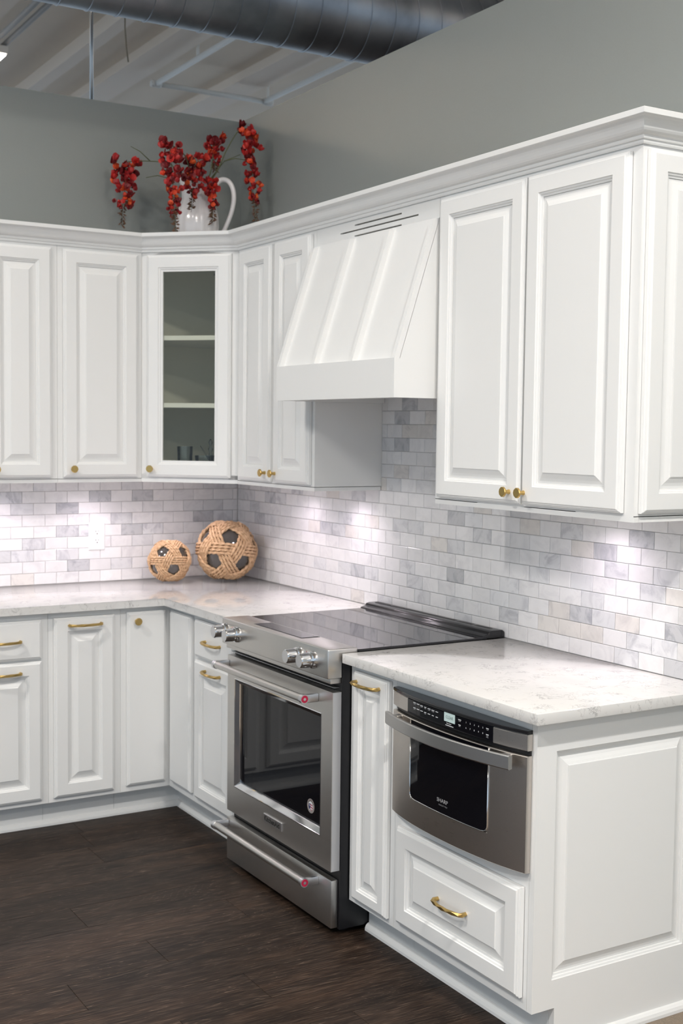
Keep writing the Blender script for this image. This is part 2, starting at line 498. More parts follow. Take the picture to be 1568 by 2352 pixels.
ce = MB().box(-9, 7, -10, 10, CEIL, CEIL+0.15).build('ceiling', M['ceiling']); tag(ce, 'white open showroom ceiling', kind='structure')
def beam(x0, x1, dz, mat='beam'):
    MB().box(x0, x1, -9.5, 9.5, CEIL-dz, CEIL-0.001).build('beam', M[mat], ce)
beam(0.40, 0.50, 0.10); beam(0.86, 1.10, 0.07); beam(1.75, 2.0, 0.07); beam(-0.42, -0.26, 0.10)
beam(-1.6, -1.5, 0.10); beam(-2.8, -2.7, 0.10); beam(-4.0, -3.9, 0.10); beam(3.0, 3.1, 0.1)

# tiles -------------------------------------------------------------------
TH, RH = 0.0080, 0.0509
def tile_mesh(w, h):
    g, bv = 0.0007, 0.0016
    x0, x1, z0, z1 = -w/2+g, w/2-g, -h/2+g, h/2-g
    v = [(x0, 0, z0), (x1, 0, z0), (x1, 0, z1), (x0, 0, z1)]
    v += [(x0, -TH+0.001, z0), (x1, -TH+0.001, z0), (x1, -TH+0.001, z1), (x0, -TH+0.001, z1)]
    v += [(x0+bv, -TH, z0+bv), (x1-bv, -TH, z0+bv), (x1-bv, -TH, z1-bv), (x0+bv, -TH, z1-bv)]
    f = [[8, 9, 10, 11]]
    for a in (0, 4):
        for i in range(4):
            j = (i+1) % 4
            f.append([a+i, a+j, a+4+j, a+4+i])
    me = mesh_from('tile', v, f); me.materials.append(M['tile'])
    return me
tcache = {}
rt = random.Random(21)
def tile_colour():
    q = rt.random()
    if q < 0.70:
        g = rt.uniform(0.74, 0.82); c = (g, g*0.985, g*0.985, rt.uniform(0.05, 0.35))
    elif q < 0.88:
        g = rt.uniform(0.66, 0.74); c = (g*0.985, g*0.985, g*1.0, rt.uniform(0.3, 0.75))
    elif q < 0.945:
        g = rt.uniform(0.52, 0.63); c = (g*0.98, g*0.985, g*1.01, rt.uniform(0.6, 1.0))
    else:
        g = rt.uniform(0.68, 0.74); c = (g*1.01, g*0.965, g*0.92, rt.uniform(0.2, 0.5))
    return c
def lay(wall, parent, u0, u1, z0, nrows, ph, zfloor, pitch, hidden):
    """running bond between u0 and u1; returns count, hidden ones joined"""
    rest = MB(); nrest = 0
    for r in range(nrows):
        off = ph + (pitch/2 if r % 2 else 0)
        k = math.floor((u0-off)/pitch)
        while off + k*pitch < u1-1e-6:
            a, b2 = max(u0, off+k*pitch), min(u1, off+(k+1)*pitch)
            k += 1
            w = round(b2-a, 4)
            if w < 0.006: continue
            zc = z0 + r*RH + RH/2
            uc = (a+b2)/2
            if hidden(uc, zc):
                if wall == BACK: rest.box(a+.0007, b2-.0007, -TH, 0, zc-RH/2+.0007, zc+RH/2-.0007)
                else: rest.box(-TH, 0, -b2+.0007, -a-.0007, zc-RH/2+.0007, zc+RH/2-.0007)
                nrest += 1
                tile_colour(); continue
            if w not in tcache: tcache[w] = tile_mesh(w, RH)
            o = bpy.data.objects.new('tile', tcache[w])
            o.location = wallpos(wall, uc, zc); o.rotation_euler = (0, 0, wall)
            o.color = tile_colour()
            link(o, parent)
    if nrest:
        o = rest.build('tile_course', M['tile'], parent); o.color = (0.68, 0.67, 0.66, 0.3); o['kind'] = 'stuff'
    else: rest.bm.free()
MB().box(-1.62, -0.0045, -0.0045, 0, ZC-0.02, ZU+0.012).build('grout', M['grout'], wb)
MB().box(-0.0045, 0, -YE, -0.0045, ZC-0.02, ZU+0.012).build('grout', M['grout'], wr)
MB().box(-0.0045, 0, -YB, -YA, ZU+0.012, 1.76).build('grout', M['grout'], wr)
lay(BACK, wb, -1.60, -0.0082, ZC, 9, -0.989, 0, 0.1005, lambda u, z: u < -1.22)
lay(RIGHT, wr, 0.0082, YE, ZC, 9, 2.053, 0, 0.1010, lambda u, z: u > 2.86 or (u < 0.06 and z < 1.1))
lay(RIGHT, wr, YA, YB, ZC+9*RH, 7, 2.053 + 0.0505, 0, 0.1010, lambda u, z: u > 1.62 or z > 1.70)

# ------------------------------------------------------------------ cabinet builders
def rings(prof, x0, x1, z0, z1, cap=True, close_back=False):
    """nested rectangles; prof = (inset, out) with out measured towards -Y"""
    v, f = [], []
    for ins, out in prof:
        v += [(x0+ins, -out, z0+ins), (x1-ins, -out, z0+ins), (x1-ins, -out, z1-ins), (x0+ins, -out, z1-ins)]
    for i in range(len(prof)-1):
        for k in range(4):
            j = (k+1) % 4
            f.append([4*i+k, 4*i+j, 4*i+4+j, 4*i+4+k])
    n = len(prof)
    if cap: f.append([4*n-4, 4*n-3, 4*n-2, 4*n-1])
    if close_back: f.append([3, 2, 1, 0])
    return v, f
EDGE = [(0, 0), (0, 0.0105), (0.0035, 0.0120), (0.0042, 0.0150), (0.0085, 0.0165), (0.0095, 0.0190), (0.0110, 0.0197)]
S0 = 0.0525
BEAD = [(S0, 0.0197), (S0+0.0015, 0.0165), (S0+0.006, 0.0150), (S0+0.0075, 0.0118), (S0+0.0125, 0.0105), (S0+0.013, 0.0060)]
RAISE = [(S0+0.0132, 0.0050), (S0+0.0132, 0.0072), (S0+0.019, 0.0076), (S0+0.027, 0.0098), (S0+0.035, 0.0135), (S0+0.0415, 0.0160), (S0+0.0420, 0.0180), (S0+0.0435, 0.0186)]
DRAWER_S = 0.045

def shift(prof, d):
    return [(a+d, b) for a, b in prof]
def front(kind, parent, x0, x1, z0, z1, y, raised=True, name='door', gap=0.0012, ds=0.0, rz=0.0, org=None):
    """a door or drawer front; local to parent, its back at y"""
    cx, cz = (x0+x1)/2, (z0+z1)/2
    w, h = x1-x0, z1-z0
    if raised:
        v, f = rings(EDGE + shift(BEAD, ds), -w/2, w/2, -h/2, h/2, cap=False, close_back=False)
    else:
        v, f = rings(EDGE, -w/2, w/2, -h/2, h/2, cap=True, close_back=True)
    d = raw(name, v, f, M['white'], parent, (cx, y-gap, cz), (0, 0, rz))
    if raised:
        v, f = rings(shift(RAISE, ds), -w/2, w/2, -h/2, h/2, cap=True, close_back=True)
        raw('raised_panel', v, f, M['white'], d)
    return d

# brass hardware (meshes shared)
def pull_mesh(L=0.128):
    n = 7
    rr = 0.0056
    pts = [(-L/2, 0.0), (-L/2-0.001, 0.014)]
    for i in range(n):
        t = -1+2*i/(n-1)
        pts.append((t*(L/2-0.003), 0.0215+0.0105*(1-t*t)))
    pts += [(L/2+0.001, 0.014), (L/2, 0.0)]
    v, f = [], []
    m = len(pts)
    for i, (x, o) in enumerate(pts):
        a, b2 = pts[max(i-1, 0)], pts[min(i+1, m-1)]
        tx, to = b2[0]-a[0], b2[1]-a[1]
        l = math.hypot(tx, to); tx /= l; to /= l
        rot = (math.pi/4 if i % 2 else 0)
        r = rr*(1.12 if i in (0, 1, m-2, m-1) else 1.0)*(1.10 if i % 2 else 1.02)
        for k in range(4):
            an = rot + k*math.pi/2
            c, s = r*math.cos(an), r*math.sin(an)
            v.append((x - to*c, -(o + tx*c), s))
    for i in range(m-1):
        flip = 1 if i % 2 == 0 else 0
        for k in range(4):
            j = (k+1) % 4
            A, B, C2, D = 4*i+k, 4*i+j, 4*i+4+j, 4*i+4+k
            if flip: f += [[A, B, D], [B, C2, D]]
            else: f += [[A, B, C2], [A, C2, D]]
    f += [[0, 1, 2, 3], [4*m-4, 4*m-3, 4*m-2, 4*m-1]]
    me = mesh_from('pull', v, f); me.materials.append(M['brass']); return me
PULL = pull_mesh()
def knob_mesh():
    me = MB().lathe([(0.0075, 0), (0.0065, 0.004), (0.0055, 0.014), (0.0115, 0.0205), (0.0155, 0.0225), (0.0155, 0.0255), (0.0140, 0.0275)], 10,
                    Matrix.Rotation(R(90), 4, 'X')).mesh('knob')
    me.materials.append(M['brass']); return me
KNOB = knob_mesh()
def hardware(kind, door, u, z, face=0.0197):
    o = bpy.data.objects.new('pull_handle' if kind == 'pull' else 'knob', PULL if kind == 'pull' else KNOB)
    o.location = (u, -face+0.0006, z)
    tag(o, 'faceted brass pull' if kind == 'pull' else 'faceted brass knob')
    return link(o, door)

class Cab:
    def __init__(s, name, label, wall, u0, u1, z0, cat='cabinet', group=None):
        s.um = (u0+u1)/2; s.z0 = z0; s.u0 = u0; s.u1 = u1; s.wall = wall
        s.t = thing(name, label, cat, wallpos(wall, s.um, z0), wall, group)
    def box(s, name, u0, u1, d0, d1, z0, z1, mat='white', bev=0.0):
        return MB().box(u0-s.um, u1-s.um, -d1, -d0, z0-s.z0, z1-s.z0, bev).build(name, M[mat], s.t)
    def front(s, u0, u1, z0, z1, depth, raised=True, name='door', hw=None, ds=0.0):
        d = front(None, s.t, u0-s.um, u1-s.um, z0-s.z0, z1-s.z0, -depth, raised, name, ds=ds)
        if hw:
            kind, hu, hz = hw
            face = 0.0197
            hardware(kind, d, hu-(u0+u1)/2, hz-(z0+z1)/2, face)
        return d

def wall_cab(name, label, wall, u0, u1, doors):
    c = Cab(name, label, wall, u0, u1, ZU)
    g = 0.0005
    m = MB()
    d0 = TH if False else 0.0
    # box with a recessed underside and a face frame lip
    m.box(u0+g-c.um, u1-g-c.um, -DU, -0.001, 0.014, ZT-ZU)
    m.box(u0+g-c.um, u1-g-c.um, -DU, -DU+0.019, 0.0, 0.016)
    m.box(u0+g-c.um, u0+0.016-c.um, -DU+0.0185, -0.0095, 0.0, 0.016)
    m.box(u1-0.016-c.um, u1-g-c.um, -DU+0.0185, -0.0095, 0.0, 0.016)
    m.build('carcass', M['white'], c.t)
    for (a, b2, hu) in doors:
        c.front(a, b2, 1.378, 2.310, DU, True, 'door', ('knob', hu, 1.412))
    return c

# wall cabinets ------------------------------------------------------------
wall_cab('wall_cabinet', 'white two-door wall cabinet on the back wall, away from the corner, above the drawer base', BACK, -1.566, -0.979,
         [(-1.540, -1.276, -1.305), (-1.270, -1.006, -1.240)])
wall_cab('wall_cabinet', 'white single-door wall cabinet between its two-door neighbour and the glass corner cabinet', BACK, -0.979, -0.611,
         [(-0.957, -0.634, -0.921)])
wall_cab('wall_cabinet', 'white wall cabinet with two narrow doors between glass corner cabinet and range hood', RIGHT, 0.611, YA,
         [(0.645, 0.925, 0.897), (0.952, 1.236, 0.980)])
cE = wall_cab('wall_cabinet', 'large white wall cabinet with two unequal doors and paneled end, above the microwave counter', RIGHT, YB, YE,
         [(2.064, 2.482, 2.440), (2.490, 2.893, 2.506)])
# applied raised end panel of the last wall cabinet
epn = front(None, cE.t, YE-cE.um, YE-cE.um, 0, 0, 0, name='end_panel') if False else None
v, f = rings(EDGE + BEAD, -0.1375, 0.1375, -0.466, 0.466, cap=False)
ep = raw('end_panel', v, f, M['white'], cE.t, (YE-cE.um+0.0003, -0.1525, 1.844-ZU), (0, 0, math.pi/2))
v, f = rings(RAISE, -0.1375, 0.1375, -0.466, 0.466, cap=True, close_back=True)
raw('raised_panel', v, f, M['white'], ep)

# glass corner cabinet
A1, A2 = (-0.6105, -DU), (-DU, -0.6105)
cc = thing('corner_wall_cabinet', 'white diagonal corner wall cabinet with a glass door and two shelves', 'cabinet', (-0.4, -0.4, ZU))
def cpt(p): return (p[0]+0.4, p[1]+0.4)
foot = [(-0.001, -0.001), (-0.6105, -0.001), A1, A2, (-0.001, -0.6105)]
def inset_foot(t, fr):
    return [(-t, -t), (-0.6105+t, -t), (-0.6105+t, -DU-0.002+t*0.4+0.0), (-0.6105+t+fr*0, -DU+fr), (-DU+fr, -0.6105+t), (-DU+0.0, -0.6105+t), (-t, -0.6105+t)]
MB().prism([cpt(p) for p in foot], 0.016, 0.034).build('bottom_panel', M['white'], cc)
MB().prism([cpt(p) for p in foot], ZT-ZU-0.02, ZT-ZU).build('top_panel', M['white'], cc)
m = MB()
Hh = ZT-ZU-0.0205
m.box(cpt((-0.6105, 0))[0], cpt((-0.592, 0))[0], cpt((0, -DU))[1], cpt((0, -0.002))[1], 0.0345, Hh)
m.box(cpt((-DU, 0))[0], cpt((-0.002, 0))[0], cpt((0, -0.6105))[1], cpt((0, -0.592))[1], 0.0345, Hh)
m.box(cpt((-0.5915, 0))[0], cpt((-0.002, 0))[0], cpt((0, -0.012))[1], cpt((0, -0.002))[1], 0.0345, Hh)
m.box(cpt((-0.012, 0))[0], cpt((-0.002, 0))[0], cpt((0, -0.5915))[1], cpt((0, -0.0125))[1], 0.0345, Hh)
m.build('interior', M['inside'], cc)
shelf_pts = [(-0.0125, -0.0125), (-0.5915, -0.0125), (-0.5915, -0.325), (-0.325, -0.5915), (-0.0125, -0.5915)]
for zs in (1.672, 1.955):
    MB().prism([cpt(p) for p in shelf_pts], zs-ZU, zs-ZU+0.019).build('shelf', M['white'], cc)
# diagonal face frame: local frame of the diagonal, origin at its middle
fw = math.hypot(A1[0]-A2[0], A1[1]-A2[1])
mid = ((A1[0]+A2[0])/2, (A1[1]+A2[1])/2)
def frame_ring(x0, x1, z0, z1, a, b2, c, d, y0, y1):
    m = MB()
    m.box(x0, x0+a, y0, y1, z0, z1); m.box(x1-b2, x1, y0, y1, z0, z1)
    m.box(x0+a, x1-b2, y0, y1, z0, z0+c); m.box(x0+a, x1-b2, y0, y1, z1-d, z1)
    return m
frame_ring(-fw/2, fw/2, 0, ZT-ZU, 0.040, 0.040, 0.040, 0.040, 0.0, 0.019).build('face_frame', M['white'], cc, (mid[0]+0.4, mid[1]+0.4, 0), (0, 0, DIAG))
dw, z0d, z1d = 0.3725, 1.378, 2.310
hh = (z1d-z0d)/2
GFR = EDGE + [(0.0525, 0.0197), (0.0540, 0.0165), (0.0600, 0.0150), (0.0620, 0.0115), (0.0700, 0.0105), (0.0705, 0.0)]
v, f = rings(GFR, -dw/2, dw/2, -hh, hh, cap=False)
nrm = (-math.sin(math.pi/4), -math.cos(math.pi/4))
gd = raw('door', v, f, M['white'], cc, (mid[0]+0.4+nrm[0]*0.0012, mid[1]+0.4+nrm[1]*0.0012, (z0d+z1d)/2-ZU), (0, 0, DIAG))
MB().box(-dw/2+0.066, dw/2-0.066, -0.006, -0.002, -hh+0.066, hh-0.066).build('glass_pane', M['pane'], gd)
hardware('knob', gd, -dw/2+0.024, 1.412-(z0d+z1d)/2)
MB().lathe([(0.006, 0), (0.006, 0.004), (0.003, 0.005)], 10, Matrix.Rotation(R(90), 4, 'X')).build('hinge_screw', M['dark'], gd, (dw/2-0.078, 0.014, hh-0.083))
# things standing inside the corner cabinet
def tumbler(p, r, h, label):
    m = MB().lathe([(r*0.86, 0), (r*0.88, 0.004), (r, h), (r-0.0025, h), (r*0.85, 0.008), (r*0.4, 0.007)], 28)
    o = m.build('glass_tumbler', M['tumbler'], None, p, smooth=True, angle=40); return tag(o, label, 'glass')
tumbler((-0.43, -0.35, ZU+0.0345), 0.034, 0.118, 'tall clear glass tumbler standing inside the glass corner cabinet')
tumbler((-0.36, -0.40, ZU+0.0345), 0.042, 0.080, 'short wide clear glass tumbler standing inside the glass corner cabinet')
gfg = thing('glass_ornament', 'small clear branching glass ornament behind the tumblers in the corner cabinet', 'ornament', (-0.30, -0.33, ZU+0.0345))
MB().lathe([(0.030, 0), (0.028, 0.010), (0.008, 0.020), (0.006, 0.060), (0.010, 0.075), (0.005, 0.090), (0.011, 0.105), (0.004, 0.120), (0.009, 0.135), (0.002, 0.150)], 16).build('stem', M['tumbler'], gfg, smooth=True)
for s in (-1, 1):
    MB().tube([(0, 0, 0.05), (s*0.020, -s*0.01, 0.085), (s*0.040, -s*0.02, 0.12)], [0.004, 0.003, 0.0015], 8).build('branch', M['tumbler'], gfg, smooth=True)

# crown moulding --------------------------------------------------------------
def sweep(path, prof, name, mat):
    """path: plan points, room to the left of travel is outside; prof (p, z), p = outward offset"""
    n = len(path); P2 = [Vector(p) for p in path]
    dirs = [(P2[i+1]-P2[i]).normalized() for i in range(n-1)]
    nor = [Vector((d.y, -d.x)) for d in dirs]
    v, f = [], []
    for i in range(n):
        if i == 0: mv = nor[0]
        elif i == n-1: mv = nor[-1]
        else:
            s = nor[i-1]+nor[i]; mv = s/(1+nor[i-1].dot(nor[i]))
        for p, z in prof:
            q = P2[i]+mv*p; v.append((q.x, q.y, z))
    k = len(prof)
    for i in range(n-1):
        for j in range(k):
            jj = (j+1) % k
            f.append([i*k+j, i*k+jj, (i+1)*k+jj, (i+1)*k+j])
    f += [list(range(k)), [(n-1)*k+j for j in range(k)]]
    return raw(name, v, f, mat)
CROWN = [(0.0004, 2.3225), (0.0055, 2.3225), (0.0075, 2.3262), (0.0085, 2.3325), (0.0125, 2.3335), (0.0140, 2.3365), (0.0150, 2.3425), (0.0185, 2.3437),
         (0.0225, 2.3455), (0.0285, 2.3500), (0.0325, 2.3550), (0.0355, 2.3610), (0.0390, 2.3670), (0.0440, 2.3725), (0.0500, 2.3770), (0.0560, 2.3795),
         (0.0600, 2.3798), (0.0620, 2.3815), (0.0630, 2.3955), (0.0440, 2.3960), (0.0004, 2.3305)]
cpath = [(-1.566, -DU), (-0.6105, -DU), (-DU, -0.6105), (-DU, -YE), (-0.001, -YE)]
cm = sweep(cpath, CROWN, 'crown_moulding', M['white'])
tag(cm, 'white stepped crown moulding running along the tops of all wall cabinets', 'moulding')

# range hood ----------------------------------------------------------------
hd = thing('range_hood', 'white tapered wooden range hood with battens and vent slots above the range', 'range hood', (0, -(YA+YB)/2, 1.690), RIGHT)
um = (YA+YB)/2; w2 = (YB-YA)/2-0.0008
HX, ZF0, ZF1, ZS = 0.449, 0.0, 0.1235, 2.262-1.690
# frieze with three real slots
sl = [(1.524, 1.822, 2.3035), (1.428, 1.920, 2.2855), (1.524, 1.822, 2.2660)]
m = MB()
bands = []
zt0, zt1 = ZS, ZT-1.690
edges = [zt0]
for a, b2, z in sorted(sl, key=lambda q: q[2]):
    zz = z-1.690
    edges += [zz-0.0026, zz+0.0026]
edges.append(zt1)
ss = sorted(sl, key=lambda q: q[2])
for i in range(len(edges)-1):
    if i % 2 == 0: m.box(-w2, w2, -DU, -DU+0.012, edges[i], edges[i+1])
    else:
        a, b2, z = ss[i//2]
        m.box(-w2, a-um, -DU, -DU+0.012, edges[i], edges[i+1]); m.box(b2-um, w2, -DU, -DU+0.012, edges[i], edges[i+1])
m.build('frieze', M['white'], hd)
MB().box(-w2+0.05, w2-0.05, -DU+0.014, -DU+0.018, ZS+0.005, zt1-0.01).build('slot_backing', M['slot'], hd)  # thin dark sheet, its colour stands in for the shade inside the slots
# tapered shell: sides, slope, fascia
t = 0.018
side = [(-0.0095, 0), (-HX-0.020, 0), (-HX-0.020, ZF1), (-HX, ZF1), (-DU, ZS), (-0.0095, ZS)]
for x0, x1 in ((-w2, -w2+t), (w2-t, w2)):
    v = [(x0, y, z) for y, z in side] + [(x1, y, z) for y, z in side]
    n = 6
    MB().poly(v, [list(range(n)), list(range(n, 2*n))]+[[i, (i+1) % n, n+(i+1) % n, n+i] for i in range(n)]).build('side_panel', M['white'], hd)
m = MB()
sec = [(-HX, ZF1), (-DU, ZS), (-DU+t, ZS-0.001), (-HX+t*1.2, ZF1)]
v = [(-w2+t, y, z) for y, z in sec]+[(w2-t, y, z) for y, z in sec]
m.poly(v, [[0, 1, 2, 3], [4, 5, 6, 7]]+[[i, (i+1) % 4, 4+(i+1) % 4, 4+i] for i in range(4)])
m.build('sloped_front', M['white'], hd)
MB().box(-w2+t, w2-t, -HX-0.020, -HX+t, ZF0, ZF1).build('fascia', M['white'], hd)
# battens on the slope
sy, sz = (-DU+HX), (ZS-ZF1)
ln = math.hypot(sy, sz); uy, uz = sy/ln, sz/ln         # up the slope
ny, nz = -uz, uy                                       # outwards
for k in range(4):
    xc = -w2+0.0095+(2*w2-0.019)*k/3
    xa, xb = xc-0.0095, xc+0.0095
    h0, h1 = 0.0, 0.019
    v = []
    for x in (xa, xb):
        for s, h in ((0.0, -0.001), (ln-0.002, -0.001), (ln-0.016, h1), (-nz*h1/uz, h1)):
            v.append((x, -HX+uy*s+ny*h, ZF1+uz*s+nz*h))
    raw('batten', v, [[0, 1, 2, 3], [4, 5, 6, 7], [0, 1, 5, 4], [1, 2, 6, 5], [2, 3, 7, 6], [3, 0, 4, 7]], M['white'], hd)
MB().box(-w2+t+0.001, w2-t-0.001, -HX+t+0.001, -0.012, 0.045, 0.060).build('liner', M['white'], hd)

# ------------------------------------------------------------------ base cabinets
ZB, ZK = 0.8665, 0.112       # top of boxes, toe-kick height
TKD = 0.535
def base_cab(label, wall, u0, u1, cat='cabinet', name='base_cabinet'):
    c = Cab(name, label, wall, u0, u1, 0.0, cat)
    g = 0.0005
    c.box('carcass', u0+g, u1-g, 0.001, DB, ZK, ZB)
    c.box('toe_kick', u0+g, u1-g, 0.30, TKD, 0.001, ZK-0.0005)
    return c
c = base_cab('white drawer-over-door base cabinet along the back wall beside the pull-out', BACK, -1.58, -1.120)
c.front(-1.552, -1.148, 0.688, 0.840, DB, False, 'drawer_front', ('pull', -1.350+0.05, 0.763))
c.front(-1.552, -1.148, 0.131, 0.680, DB, True, 'door', ('pull', -1.350+0.05, 0.640))
c = base_cab('white full-height pull-out base cabinet on the back wall with a top brass pull', BACK, -1.120, -0.823)
c.front(-1.100, -0.853, 0.131, 0.842, DB, True, 'door', ('pull', -0.977, 0.812))
# L-shaped corner unit with a bifold door
lb = thing('corner_base_cabinet', 'white L-shaped corner base cabinet with a plain bifold door and one brass knob', 'cabinet', (-0.42, -0.42, 0))
US = 0.872
def lpt(p): return (p[0]+0.42, p[1]+0.42)
Lf = [(-0.001, -0.001), (-0.8225, -0.001), (-0.8225, -DB), (-DB, -DB), (-DB, -US+0.0005), (-0.001, -US+0.0005)]
MB().prism([lpt(p) for p in Lf], ZK, ZB).build('carcass', M['white'], lb)
Lk = [(-0.30, -0.30), (-0.8225, -0.30), (-0.8225, -TKD), (-TKD, -TKD), (-TKD, -US+0.0005), (-0.30, -US+0.0005)]
MB().prism([lpt(p) for p in Lk], 0.001, ZK-0.0005).build('toe_kick', M['white'], lb)
EDGE3 = EDGE
d = front(None, lb, -0.800+0.42, -0.6325+0.42, 0.138, 0.846, -DB+0.42, False)
hardware('knob', d, -0.762+0.716, 0.810-0.492)
v, f = rings(EDGE, -0.100, 0.100, -0.352, 0.352, cap=True, close_back=True)
raw('door', v, f, M['white'], lb, (-DB-0.0012+0.42, -0.7525+0.42, 0.496), (0, 0, RIGHT))
c = base_cab('narrow white drawer-over-door base cabinet between the corner unit and the range', RIGHT, US, YA)
c.front(0.892, 1.238, 0.700, 0.846, DB, False, 'drawer_front', ('pull', 1.070, 0.772))
c.front(0.892, 1.238, 0.140, 0.688, DB, True, 'door', ('pull', 1.070, 0.658))
c = base_cab('slim white pull-out base cabinet between the range and the microwave drawer', RIGHT, YB, 2.2945)
c.front(2.076, 2.270, 0.131, 0.848, DB, True, 'door', ('pull', 2.166, 0.818), ds=-0.016)
c = base_cab('white base cabinet with paneled end housing the microwave drawer above a wide drawer', RIGHT, 2.2945, YE-0.0205)
c.front(2.325, 2.893, 0.143, 0.432, DB, True, 'drawer_front', ('pull', 2.609, 0.288))
# panelled end of the last base cabinet, with its toe-kick notch
ym = YE-c.um
EX0, EX1, EZ0, EZ1 = -0.546, -0.078, 0.187, 0.783
epo = MB()
y1 = -YE; y0 = -YE+0.0198
epo.box(-DB, EX0, y1, y0, ZK, ZB); epo.box(EX1, -0.001, y1, y0, ZK, ZB)
epo.box(EX0, EX1, y1, y0, EZ1, ZB); epo.box(EX0, EX1, y1, y0, ZK, EZ0)
epo.box(-TKD, -0.001, y1, y0, 0.001, ZK)
inv = c.t.matrix_world.inverted() if False else (Matrix.Translation(c.t.location) @ Matrix.Rotation(RIGHT, 4, 'Z')).inverted()
def to_parent(o, inv):
    o.matrix_basis = inv @ o.matrix_basis
epo_o = epo.build('end_panel', M['white'], c.t); to_parent(epo_o, inv)
pr = [(0, 0.0), (0.0015, -0.0032), (0.0060, -0.0047), (0.0075, -0.0079), (0.0125, -0.0092), (0.0130, -0.014)]
v, f = rings(pr, EX0, EX1, EZ0, EZ1, cap=False)
o = raw('moulding', v, f, M['white'], epo_o, (0, -YE, 0))
pr2 = [(0.0132, -0.0147), (0.0132, -0.0125), (0.019, -0.0121), (0.027, -0.0099), (0.035, -0.0062), (0.0415, -0.0037), (0.042, -0.0017), (0.0435, -0.0011)]
v, f = rings(pr2, EX0, EX1, EZ0, EZ1, cap=True, close_back=True)
o = raw('raised_panel', v, f, M['white'], epo_o, (0, -YE, 0))

# shoe mouldings on the floor
SHOE = [(0.0004, 0.0005), (0.016, 0.0005), (0.0155, 0.009), (0.012, 0.017), (0.006, 0.0225), (0.0004, 0.024)]
s1 = sweep([(-1.58, -TKD), (-TKD, -TKD), (-TKD, -YA+0.003)], SHOE, 'baseboard_back', M['white']); tag(s1, 'white shoe moulding under the corner cabinets', kind='structure')
s2 = sweep([(-TKD, -YB-0.001), (-TKD, -YE+0.02)], SHOE, 'baseboard_right', M['white']); tag(s2, 'white shoe moulding under the microwave cabinet', kind='structure')
s3 = sweep([(-TKD, -YE), (-0.001, -YE)], [(p, z+0.002) for p, z in SHOE], 'baseboard_end', M['white']); tag(s3, 'white shoe moulding along the paneled cabinet end', kind='structure')

# countertops ---------------------------------------------------------------
def slab(pts, label):
    m = MB(); m.prism(pts, ZB+0.0005, ZC)
    es = [e for e in m.bm.edges if abs(e.verts[0].co.z-e.verts[1].co.z) < 1e-6]
    bmesh.ops.bevel(m.bm, geom=es, offset=0.0025, segments=2, profile=0.5, affect='EDGES')
    o = m.build('countertop', M['quartz'], smooth=True, angle=35)
    return tag(o, label, 'countertop')
slab([(-0.0085, -0.0085), (-1.60, -0.0085), (-1.60, -0.648), (-0.648, -0.648), (-0.648, -YA-0.002), (-0.0085, -YA-0.002)],
     'L-shaped white quartz countertop in the corner carrying the rope balls')
slab([(-0.0085, -YB-0.004), (-0.648, -YB-0.004), (-0.648, -2.972), (-0.0085, -2.972)],
     'white quartz countertop with grey veins above the microwave drawer')

# ------------------------------------------------------------------ text helper
def text(name, body, size, mat, parent, loc, rot=(math.pi/2, 0, 0), ext=0.0003, sx=1.0, bold=0.0, align='CENTER'):
    cu = bpy.data.curves.new(name, 'FONT'); cu.body = body; cu.size = size
    cu.extrude = ext; cu.align_x = align; cu.align_y = 'CENTER'; cu.offset = bold
    cu.resolution_u = 3
    tmp = bpy.data.objects.new('tmp', cu); COL.objects.link(tmp)
    dg = bpy.context.evaluated_depsgraph_get(); dg.update()
    me = bpy.data.meshes.new_from_object(tmp.evaluated_get(dg))
    bpy.data.objects.remove(tmp, do_unlink=True); bpy.data.curves.remove(cu)
    me.materials.clear(); me.materials.append(mat)
    for v in me.vertices: v.co.x *= sx
    o = bpy.data.objects.new(name, me); o.location = loc; o.rotation_euler = rot
    return link(o, parent)

# ------------------------------------------------------------------ range
RU0, RU1 = 1.280, 2.036
rg = thing('kitchen_range', 'stainless steel slide-in electric range with black glass cooktop and oven door', 'stove', (0, -(RU0+RU1)/2, 0), RIGHT)
ru = (RU0+RU1)/2; rw = (RU1-RU0)/2
MB().box(-rw+0.004, rw-0.0005, -0.642, -0.03, 0.018, ZC-0.012).build('body', M['black'], rg)
for s in (-1, 1):
    for yy in (-0.60, -0.08):
        MB().lathe([(0.018, 0), (0.018, 0.0185)], 12).build('foot', M['black'], rg, (s*(rw-0.05), yy, 0.0))
# control panel: stainless wedge with a flat top ledge and a front face
def extrude_x(sec, x0, x1, bev=0.0):
    m = MB(); n = len(sec)
    v = [(x0, y, z) for y, z in sec]+[(x1, y, z) for y, z in sec]
    m.poly(v, [list(range(n)), list(range(n, 2*n))]+[[i, (i+1) % n, n+(i+1) % n, n+i] for i in range(n)])
    if bev:
        bmesh.ops.recalc_face_normals(m.bm, faces=m.bm.faces)
        bmesh.ops.bevel(m.bm, geom=list(m.bm.edges), offset=bev, segments=3, profile=0.5, affect='EDGES')
    return m
cpn = extrude_x([(-0.694, 0.818), (-0.694, 0.9105), (-0.586, 0.9095), (-0.586, ZC-0.011), (-0.6425, ZC-0.011), (-0.6425, 0.818)], -rw+0.002, rw-0.001, 0.004).build('control_panel', M['steel'], rg, smooth=True, angle=35)
extrude_x([(-0.680, 0.801), (-0.680, 0.8175), (-0.6425, 0.8175), (-0.6425, 0.801)], -rw+0.010, rw-0.008, 0.0015).build('lower_trim', M['steel'], rg, smooth=True, angle=35)
extrude_x([(-0.662, 0.7845), (-0.662, 0.7875), (-0.6425, 0.7875), (-0.6425, 0.7845)], -rw+0.012, rw-0.018, 0.001).build('air_gap_rail', M['rod'], rg)
